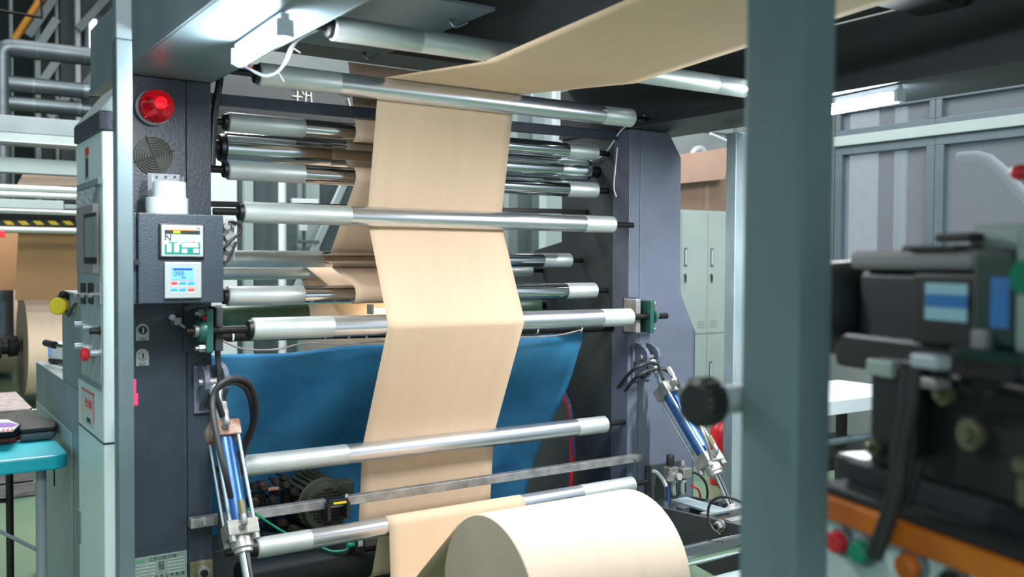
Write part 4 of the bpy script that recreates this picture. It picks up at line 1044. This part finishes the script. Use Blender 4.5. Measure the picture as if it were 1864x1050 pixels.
MB().lathe(p+XA*.0, V((-.6, -.8, 0)), [(0, .034), (.02, .034), (.025, .028)], 24).build('yellow_ring', 'yellow', es)
MB().tube([p+V((.0, 0, .03)), p+V((.01, -.01, .05)), p+V((.03, 0, .03))], .012, 8).build('bracket', 'black', es)
MB().tube([px(118, 556, X=XB-.012), px(124, 574, X=XB-.014), px(132, 560, X=XB-.012), px(138, 553, X=XB-.01)], .006).build('cord', 'black', es)
p = px(84, 624, X=XB+.02)
hd = thing('lever_handle', 'black lever handle above the low console top', 'handle', p)
MB().tube([px(84, 624, X=XB+.03), px(92, 626, X=XB+.03), px(100, 628, X=XB+.04)], .017, 12).build('grip', 'black', hd)
MB().tube([px(98, 628, X=XB+.04), px(118, 631, X=XB+.05)], .009, 8, 1).build('rod', 'chrome', hd)
p = px(103, 655, X=XB+.1)
dv_ = thing('small_device', 'small white device with a blue light on the low console', 'device', p)
MB().box(p.x-.04, p.x+.06, p.y-.14, p.y+.0, zB+.001, zB+.085).build('body', 'palew', dv_, bev=.01)
MB().box(p.x-.041, p.x-.04, p.y-.10, p.y-.04, zB+.03, zB+.06).build('display', 'lcd', dv_)
tag(MB().tube([V((XB+.05, yB1-.1, zB+.012)), V((XB+.09, yB1-.3, zB+.02)), V((XB+.06, yB1-.42, zB+.03))], .012).build('power_cord', 'black'), 'thick black cord lying on the low console top', 'cord')

# ------------------------------------------------------------------ left: table with things
tc_ = px(127, 826, Z=.76); tx1 = tc_.x; ty0 = tc_.y; ty1 = px(92, 797, Z=.76).y; tx0 = -1.1
t = thing('folding_table', 'turquoise plastic folding table on grey legs at lower left', 'table', ((tx0+tx1)/2, (ty0+ty1)/2, 0))
def rrect(x0, x1, y0, y1, r, z):
    P = []
    for cx_, cy_, a0 in ((x1-r, y0+r, -90), (x1-r, y1-r, 0), (x0+r, y1-r, 90), (x0+r, y0+r, 180)):
        for q in range(7):
            an = math.radians(a0+15*q); P.append((cx_+r*math.cos(an), cy_+r*math.sin(an), z))
    return P
MB().prism(rrect(tx0, tx1, ty0, ty1, .06, .705), (0, 0, .055)).build('table_top', 'teal', t, bev=.008)
lx = px(75, 950, Y=ty0+.08).x
MB().cyl((lx, ty0+.08, .03), (lx, ty0+.08, .704), .019, 20).build('leg', 'greyc', t)
lx2 = px(18, 950, Y=ty1-.08).x
MB().cyl((lx2, ty1-.08, .0), (lx2, ty1-.08, .704), .014, 20).build('leg', 'shaft', t)
MB().box(lx-.7, lx+.05, ty0+.05, ty0+.11, 0, .03).build('foot', 'greyc', t, bev=.006)
MB().cyl((tx0+.2, ty0+.08, 0), (tx0+.2, ty0+.08, .704), .019, 20).build('leg', 'greyc', t)
MB().tube([px(0, 967, Y=ty0+.1), px(72, 1003, Y=ty0+.1)], .007, 8, 1).build('brace', 'greyc', t)
MB().cyl(px(-60, 913, Y=ty1-.08), px(20, 911, Y=ty1-.08), .009, 10).build('cross_tube', 'shaft', t)
hk_ = px(96, 850, Y=ty0+.2); MB().box(hk_.x-.02, hk_.x+.02, ty0+.19, ty0+.21, .68, .704).tube([V((hk_.x+.005, ty0+.2, .69)), V((hk_.x+.005, ty0+.2, .60))], .003, 6, 1).build('clip', 'black', t)
def blob(name, pts, z0, z1, mt, label, cat, par=None, bev=.012):
    o = MB().prism([(p.x, p.y, z0) for p in pts], (0, 0, z1-z0)).build(name, mt, par, bev=bev)
    if par is None: tag(o, label, cat)
    return o
pz = lambda u, v, z=.76: px(u, v, Z=z)
b1 = [pz(38, 806), pz(100, 800), pz(104, 790), pz(70, 778), pz(30, 776), pz(22, 790)]
t = thing('black_bag', 'flat black fabric bag at the right end of the turquoise table', 'bag', (b1[0].x, b1[0].y, .761))
blob('bag_side', b1, .762, .795, 'zipg', '', '', t, .01)
blob('bag_flap', [p+V((0, 0, 0)) for p in b1], .796, .815, 'fabric', '', '', t, .009)
b2 = [pz(-30, 812), pz(28, 806), pz(39, 800), pz(37, 790), pz(-30, 792)]
t = thing('strapped_case', 'dark case with a brown strap at the left edge of the table', 'case', (b2[0].x, b2[0].y, .761))
blob('case_body', b2, .784, .825, 'fabric', '', '', t, .008); blob('strap', [p for p in b2], .762, .783, 'leather', '', '', t, .006)
b3 = [pz(-30, 788, .83), pz(24, 784, .83), pz(35, 773, .83), pz(14, 764, .83), pz(-30, 764, .83)]
t = thing('leaflet', 'white and purple leaflet lying on the strapped case', 'leaflet', (b3[0].x, b3[0].y, .827))
blob('sheet', b3, .827, .832, 'white', '', '', t, 0)
blob('purple_field', [pz(-20, 778, .8325), pz(22, 777, .8325), pz(33, 773, .8325), pz(18, 769, .8325), pz(-20, 770, .8325)], .8322, .8328, 'purple', '', '', t, 0)
for i in range(3): blob('print', [pz(2+8*i, 786, .8325), pz(5+8*i, 786, .8325), pz(9+8*i, 780, .8325), pz(6+8*i, 780, .8325)], .8322, .8328, 'textr', '', '', t, 0)

# ------------------------------------------------------------------ left: far unwinder
def barx(u0, u1, ur, v0, v1, Y, th, name, mt, par=None, bev=.004):
    x0 = px(u0, (v0+v1)/2, Y=Y).x; x1 = px(u1, (v0+v1)/2, Y=Y).x
    return MB().box(x0, x1, Y, Y+th, px(ur, v1, Y=Y).z, px(ur, v0, Y=Y).z).build(name, mt, par, bev=bev)
FYm = 10.0
fm_ = thing('far_unwinder', 'second paper unwinding machine far behind at the left edge', 'machine', (px(60, 600, Y=FYm).x, FYm, 0))
barx(-260, 235, 70, 214, 244, FYm-.5, .3, 'upper_beam', 'greyc', fm_)
barx(-260, 235, 70, 245, 258, FYm-.52, .34, 'beam_lip', 'pale', fm_); barx(-260, 235, 70, 258.5, 261, FYm-.54, .36, 'beam_edge', 'palew', fm_)
barx(-260, 235, 70, 289, 316, FYm-.4, .2, 'second_beam', 'pale', fm_)
barx(-260, 116, 70, 364, 380, FYm-.62, .04, 'cover_strip', 'pale', fm_); barx(117, 235, 120, 372, 380, FYm-.62, .04, 'cover_strip', 'greyc', fm_)
hz_ = barx(-260, 235, 70, 386, 413, FYm-.3, .2, 'dark_guard', 'black', fm_)
for i in range(-3, 9):
    u0 = 18*i+2+i*.0
    a = px(u0, 401, Y=FYm-.301); b = px(u0+10, 401, Y=FYm-.301); c = px(u0+15, 408, Y=FYm-.301); d = px(u0+5, 408, Y=FYm-.301)
    sx_ = 27
    a, b, c, d = [px(uu, vv, Y=FYm-.301) for uu, vv in ((i*sx_+5, 402+.0*i), (i*sx_+19, 402), (i*sx_+27, 409), (i*sx_+13, 409))]
    MB().prism([a, b, c, d], (0, -.004, 0)).build('hazard_stripe', 'yellow', hz_)
for v0, v1 in ((338, 349), (350, 361), (381, 390), (413, 424)):
    a = px(-100, (v0+v1)/2, Y=FYm-.5); zc_ = px(70, (v0+v1)/2, Y=FYm-.5).z; r_ = (v1-v0)/2/1722*8.8
    MB().cyl((a.x-.6, FYm-.5, zc_), (px(235, 400, Y=FYm-.5).x, FYm-.5, zc_), r_, 20).build('roller', 'band', fm_)
p = px(2, 426, Y=FYm-.6); MB().box(p.x-.1, p.x+.03, FYm-.62, FYm-.6, p.z-.03, p.z+.03).build('red_knob', 'redp', fm_, bev=.005)
for u in (-150, 225): barx(u, u+20, u+10, 214, 800, FYm-.3, .3, 'upright', 'greyc', fm_)
def sheetq(name, pts, mt, label):
    return tag(MB().sheet([[pts[0], pts[1]], [pts[3], pts[2]]], False).build(name, mt, solid=.003), label, 'paper web')
YW_ = FYm+.0
sheetq('paper_web', [px(33, 424, Y=FYm), px(240, 426, Y=FYm), px(240, 548, Y=10.15), px(27, 546, Y=10.15)], 'kraftdark', 'tan paper web hanging in the far left unwinder above its reel')
sheetq('paper_web', [px(-90, 424, Y=11.3), px(60, 424, Y=11.3), px(60, 528, Y=11.3), px(-90, 528, Y=11.3)], 'kraftdark', 'brown paper web deeper in the far left unwinder at the picture edge')
sheetq('paper_web', [px(42, 316, Y=10.2), px(240, 322, Y=10.2), px(240, 340, Y=9.75), px(30, 338, Y=9.75)], 'paper2', 'bright strip of paper web under the second beam of the far unwinder')
def reel(name, x0, x1, y, z, r, label):
    t = thing(name, label, 'paper roll', ((x0+x1)/2, y, z-r), 'reels in the far unwinder')
    MB().lathe((x0, y, z), XA, [(0, r), (x1-x0, r)], 80, False).build('wound_paper', 'paper2', t)
    MB().lathe((x0, y, z), XA, [(-.001, r), (-.001, .07)], 80, False).build('reel_end', 'paper_end', t)
    return t
pR_ = px(40, 629, Y=10.6); rR = .50
reel('paper_reel', pR_.x, pR_.x+1.6, 10.6, pR_.z, rR, 'large cream paper reel standing in the far left unwinder')
p2_ = px(-75, 600, Y=13.4)
reel('paper_reel', p2_.x-1.0, px(22, 600, Y=13.4).x, 13.4, .72, .66, 'pale paper reel behind at the far left picture edge')
t = thing('reel_chuck', 'black reel chuck on its shaft left of the far cream reel', 'chuck', (pR_.x-.2, 10.6, pR_.z-.1))
MB().lathe((pR_.x-.02, 10.6, pR_.z), -XA, [(0, .04), (.02, .10), (.10, .11), (.11, .08), (.16, .08), (.17, .12), (.26, .12), (.27, .05), (.8, .05)], 24).build('chuck', 'black', t)
t = thing('chuck_stand', 'dark machinery stand under the far reel shaft', 'stand', (pR_.x-.5, 10.6, 0))
MB().box(pR_.x-1.1, pR_.x-.25, 10.4, 10.9, .28, .5).build('block', 'shaft', t, bev=.02)
MB().box(pR_.x-1.1, pR_.x-.1, 10.3, 11.0, .02, .12).build('base', 'shaft', t, bev=.01)
MB().box(pR_.x-.6, pR_.x-.3, 10.45, 10.8, .12, .28).build('neck', 'pale', t, bev=.01)
a = px(-70, 760, Y=6.6); b = px(67, 760, Y=6.6)
t = thing('board_stack', 'stack of grey-pink boards on the floor behind the table', 'boards', ((a.x+b.x)/2, 7.0, 0))
zb1 = px(30, 744, Y=6.6).z
n_ = 6
for i in range(n_):
    o_ = .01*((i*7) % 3)
    MB().box(a.x, b.x-o_, 6.6+o_, 7.5, zb1*i/n_+.004, zb1*(i+1)/n_-.006).build('board', 'boards', t, bev=.004)

# ------------------------------------------------------------------ left: ducts and hall steelwork
DY = 12.0
def duct(u0, u1, ur, v0, v1, label, y=DY):
    zc_ = px(ur, (v0+v1)/2, Y=y).z; r_ = (v1-v0)/2/1722*10.8
    x0 = px(u0, 100, Y=y).x; x1 = px(u1, 100, Y=y).x
    t = thing('ventilation_duct', label, 'duct', ((x0+x1)/2, y, zc_-r_), 'galvanised ducts at upper left')
    MB().cyl((x0, y, zc_), (x1, y, zc_), r_, 32).build('pipe', 'ductm', t)
    n = int((x1-x0)/.5)
    for i in range(n):
        x = x0+.25+i*.5; MB().lathe((x, y, zc_), XA, [(-.01, r_*1.05), (.01, r_*1.05)], 32).build('band', 'galv', t)
    return t, x0, x1, zc_, r_
t, x0, x1, zc_, r_ = duct(21, 240, 120, 82, 115, 'uppermost galvanised duct with an elbow at upper left')
xe = px(3, 100, Y=DY).x
el = [V((x0+.02, DY, zc_))]+[V((x0-(x0-xe)*math.sin(q*math.pi/10), DY, zc_-(x0-xe)*(1-math.cos(q*math.pi/10)))) for q in range(1, 6)]+[V((xe, DY, .5))]
MB().tube(el, r_*.93, 24, 1).build('elbow', 'ductm', t)
t, x0, x1, zc_, r_ = duct(14, 150, 80, 144, 173, 'middle galvanised duct at upper left with a bright coupling')
MB().lathe((x1, DY, zc_), XA, [(0, r_*1.05), (.06, r_*1.1), (.07, r_*.72), (.4, r_*.72)], 28).build('coupling', 'galv', t)
t, x0, x1, zc_, r_ = duct(14, 138, 80, 180, 207, 'lowest galvanised duct just above the far machine beam')
MB().lathe((x1, DY, zc_), XA, [(0, r_*1.05), (.05, r_*1.05), (.06, r_*.7), (.15, r_*.7)], 28).build('coupling', 'galv', t)
HY = 15.0
gg = 'hall wall columns at upper left'
for u0, u1, mt, lab in ((64, 74, 'pale', 'pale hall column left of the slate cladding at upper left'), (101, 107, 'pale', 'slim hall column between cladding strips at upper left'), (138, 147, 'palew', 'whitish hall column just left of the beam end'), (18, 24, 'pale', 'slim hall column near the picture edge at upper left'), (-60, -50, 'pale', 'hall column outside the left picture edge')):
    a = px(u0, 100, Y=HY); b = px(u1, 100, Y=HY)
    tag(MB().box(a.x, b.x, HY, HY+.15, 0, 7.59).build('hall_column', mt, bev=.005), lab, 'column', gg)
for (u0, u1, mt, lab) in ((110, 136, 'mid', 'slate cladding strip between two hall columns'), (148, 240, 'mid', 'slate cladding strip right of the whitish hall column'), (76, 96, 'darkwall', 'dark cladding strip right of the pale hall column')):
    a = px(u0, 100, Y=HY+.3); b = px(u1, 100, Y=HY+.3)
    tag(MB().box(a.x, b.x, HY+.3, HY+.35, 0, 7.59).build('wall_cladding', mt), lab, 'cladding')
for i, (p_, q_) in enumerate((((96, 0), (58, 55)), ((96, 45), (70, 85)), ((150, 45), (190, 0)), ((98, 118), (76, 150)), ((140, 172), (168, 140)), ((118, 180), (98, 205)))):
    a = px(p_[0], p_[1], Y=HY-.1); b = px(q_[0], q_[1], Y=HY-.1); dd = b-a
    tag(MB().obox((a+b)/2, (dd, YA, dd.cross(YA)), (dd.length/2+.1, .04, .055)).build('roof_brace', 'pale' if i % 2 else 'greyc', bev=.005), ('steep brace above the top duct, nearest the yellow pipe', 'short brace left of the slate cladding', 'brace rising beside the bright opening', 'brace between top and middle duct', 'brace right of the middle duct coupling', 'brace seen between the two lower ducts')[i], 'brace', 'steel braces of the hall')
a = px(82, -14, Y=13.5); b = px(24, 76, Y=13.5)
tag(MB().cyl(a, b, .045, 16).build('yellow_pipe', 'ycable'), 'mustard yellow pipe slanting across the hall top left', 'pipe')
a = px(-20, 16, Y=13); b = px(76, 32, Y=13); c = px(74, 2, Y=13)
tag(MB().tube([a, b, c+V((0, 0, .3))], .022, 8, 1).build('conduit', 'shaft'), 'dark thin conduit at the upper left corner', 'pipe')
a = px(162, 60, Y=HY+.2); b = px(175, 60, Y=HY+.2)
wn = MB().box(a.x-.06, b.x+.3, HY+.18, HY+.22, px(168, 92, Y=HY).z, px(168, 20, Y=HY).z).build('window_8', 'winf'); struct(wn)
MB().box(a.x, b.x, HY+.15, HY+.178, px(168, 88, Y=HY).z, px(168, 30, Y=HY).z).build('pane', mat('daylit_pane', (235, 242, 250), .4, emit=1.6), wn)

# ------------------------------------------------------------------ right: machine close to the camera
P0 = px(1515, 900, Z=1.13); P1 = px(1864, 1026, Z=1.13)
E_ = (P1-P0).normalized(); Nn = V((E_.y, -E_.x, 0))
if Nn.dot(CAM-P0) < 0: Nn = -Nn
def onE(u, v, off=0):
    d = Fw*FPX+Rt*(u-932)+Dn*(v-525); o = P0-Nn*off
    return CAM+d*((o-CAM).dot(Nn)/d.dot(Nn))
def quadE(u0, v0, u1, v1, off, th, name, mt, par, bev=.003):
    um, vm = (u0+u1)/2, (v0+v1)/2
    a = onE(u0, vm, off); b = onE(u1, vm, off); zh = onE(um, v0, off).z; zl = onE(um, v1, off).z
    c = (a+b)/2; c.z = (zh+zl)/2
    return MB().obox(c-Nn*th/2, (E_, Nn, ZA), (abs((b-a).dot(E_))/2, th/2, (zh-zl)/2)).build(name, mt, par, bev=bev)
def longE(s0, s1, z0, z1, off, th, name, mt, par, bev=.003):
    c = P0+E_*(s0+s1)/2-Nn*(off+th/2); c.z = (z0+z1)/2
    return MB().obox(c, (E_, Nn, ZA), ((s1-s0)/2, th/2, (z1-z0)/2)).build(name, mt, par, bev=bev)
cm = thing('push_button_console', 'pale console with coloured push buttons and an orange edge at lower right, out of focus', 'console', P0-ZA*.4)
longE(-.04, .55, .80, 1.091, .0, .18, 'panel', 'mint', cm, .004)
longE(-.04, .55, 1.092, 1.13, -.012, .19, 'wood_edge', 'orange', cm, .004)
longE(-.04, .55, 1.131, 1.143, -.004, .18, 'rail', 'matt', cm, .003)
for u, v, r, mt, nm in ((1538, 985, .017, 'redp', 'red_button'), (1580, 1003, .017, 'gcable', 'green_button'), (1668, 1030, .019, 'orange', 'amber_button'), (1745, 1062, .017, 'black', 'black_button')):
    p = onE(u, v, 0)
    o_ = MB().cyl(p, p+Nn*.010, r*1.35, 28).build('bezel', 'galv', cm, bev=.001)
    MB().lathe(p+Nn*.010, Nn, [(0, r), (.012, r), (.015, r*.85)], 28).build(nm, mt, o_)
nm_ = thing('printing_unit', 'dark printing unit with a small screen at right, close and out of focus', 'machine', P0-Nn*.15-ZA*.5)
longE(-.03, .60, 1.144, 1.175, .05, .2, 'base_plate', 'matt', nm_)
quadE(1582, 690, 2000, 905, .07, .16, 'main_block', 'black', nm_, .006)
quadE(1518, 835, 1600, 905, .10, .16, 'lower_block', 'drum', nm_, .006)
for u, v, r in ((1597, 813, .010), (1774, 790, .016), (1725, 716, .012), (1665, 785, .009)):
    p = onE(u, v, .07); MB().cyl(p, p+Nn*.012, r*1.4, 24).cyl(p+Nn*.012, p+Nn*.022, r*.7, 6).build('bolt', 'bronze', nm_)
p = [onE(u, v, -.03) for u, v in ((1660, 670), (1655, 740), (1640, 820), (1632, 890), (1614, 950), (1592, 1012))]
MB().tube(p, .0125, 14).build('lever', 'lgrey' if False else 'rubber', nm_)
p = [onE(u, v, .0) for u, v in ((1672, 838), (1662, 880), (1650, 915))]; MB().tube(p, .008, 12).build('link', 'rubber', nm_)
quadE(1635, 655, 1665, 830, .04, .03, 'lever_bracket', 'black', nm_, .004)
quadE(1836, 835, 1900, 870, .03, .03, 'fitting', 'bronze', nm_, .008); quadE(1846, 870, 1900, 930, .035, .02, 'fitting', 'bronze', nm_, .006)
quadE(1790, 720, 1900, 760, .04, .03, 'upper_clamp', 'shaft', nm_, .004)
# head
p = onE(1520, 560, .16); q = onE(1588, 560, .16)
MB().lathe(p-E_*.02, E_, [(0, .085), ((q-p).length-.02, .088), ((q-p).length+.005, .078), ((q-p).length+.02, .05)], 48).build('motor_drum', 'drum', nm_)
quadE(1560, 492, 1700, 668, .12, .14, 'head_body', 'drum', nm_, .012)
quadE(1545, 455, 1775, 492, .10, .16, 'head_top', 'lgrey', nm_, .010)
quadE(1640, 446, 1742, 456, .09, .05, 'top_bar', 'black', nm_, .003)
sb = quadE(1660, 497, 1780, 632, .09, .08, 'screen_box', 'black', nm_, .006)
quadE(1683, 516, 1760, 584, .088, .002, 'screen', 'lcdt', sb, .001); quadE(1684, 536, 1760, 560, .0865, .001, 'screen_band', 'lcdw', sb, 0)
quadE(1518, 620, 1850, 692, .10, .12, 'dark_recess_block', 'black', nm_, .008)  # black block stands for the darkness of a recess
gb = quadE(1770, 458, 1845, 632, .06, .11, 'green_box', 'dgreen', nm_, .006)
quadE(1803, 505, 1836, 597, .059, .001, 'side_screen', 'lcdw', gb, 0)
quadE(1846, 440, 1990, 650, .045, .12, 'mint_plate', 'lmint', nm_, .006)
p = onE(1866, 505, .044); MB().cyl(p, p+Nn*.004, .022, 28).build('green_disc', 'gcable', nm_)
quadE(1760, 408, 1862, 456, .16, .05, 'rear_plate', 'lmint', nm_, .01)
quadE(1698, 424, 1768, 440, .12, .03, 'top_knobs', 'black', nm_, .006)
quadE(1575, 655, 1624, 686, .06, .04, 'mint_block', 'lmint', nm_, .004)
quadE(1655, 645, 1703, 671, .02, .03, 'highlight_block', 'white', nm_, .004)  # bright highlight built as a white block
quadE(1655, 688, 1702, 706, .02, .03, 'comb_block', 'cast', nm_, .002)
quadE(1728, 646, 1990, 668, .02, .14, 'green_tray', 'dgreen', nm_, .004)
quadE(1765, 600, 1795, 642, .05, .02, 'grey_peg', 'lgrey', nm_, .004)
p = px(1858, 314, D=1.7)
rl = thing('red_signal_lamp', 'red rounded signal lamp at the right picture edge before the window', 'lamp', p-ZA*.2)
MB().sphere(p, .018, 20, 12, (1, 1, .8)).build('cap', 'redp', rl)
sq = onE(1905, 470, .10); MB().tube([p, p+V((.05, -.02, -.05)), sq+ZA*.10, sq-ZA*.01], .006, 8).build('stalk', 'lgrey', rl)
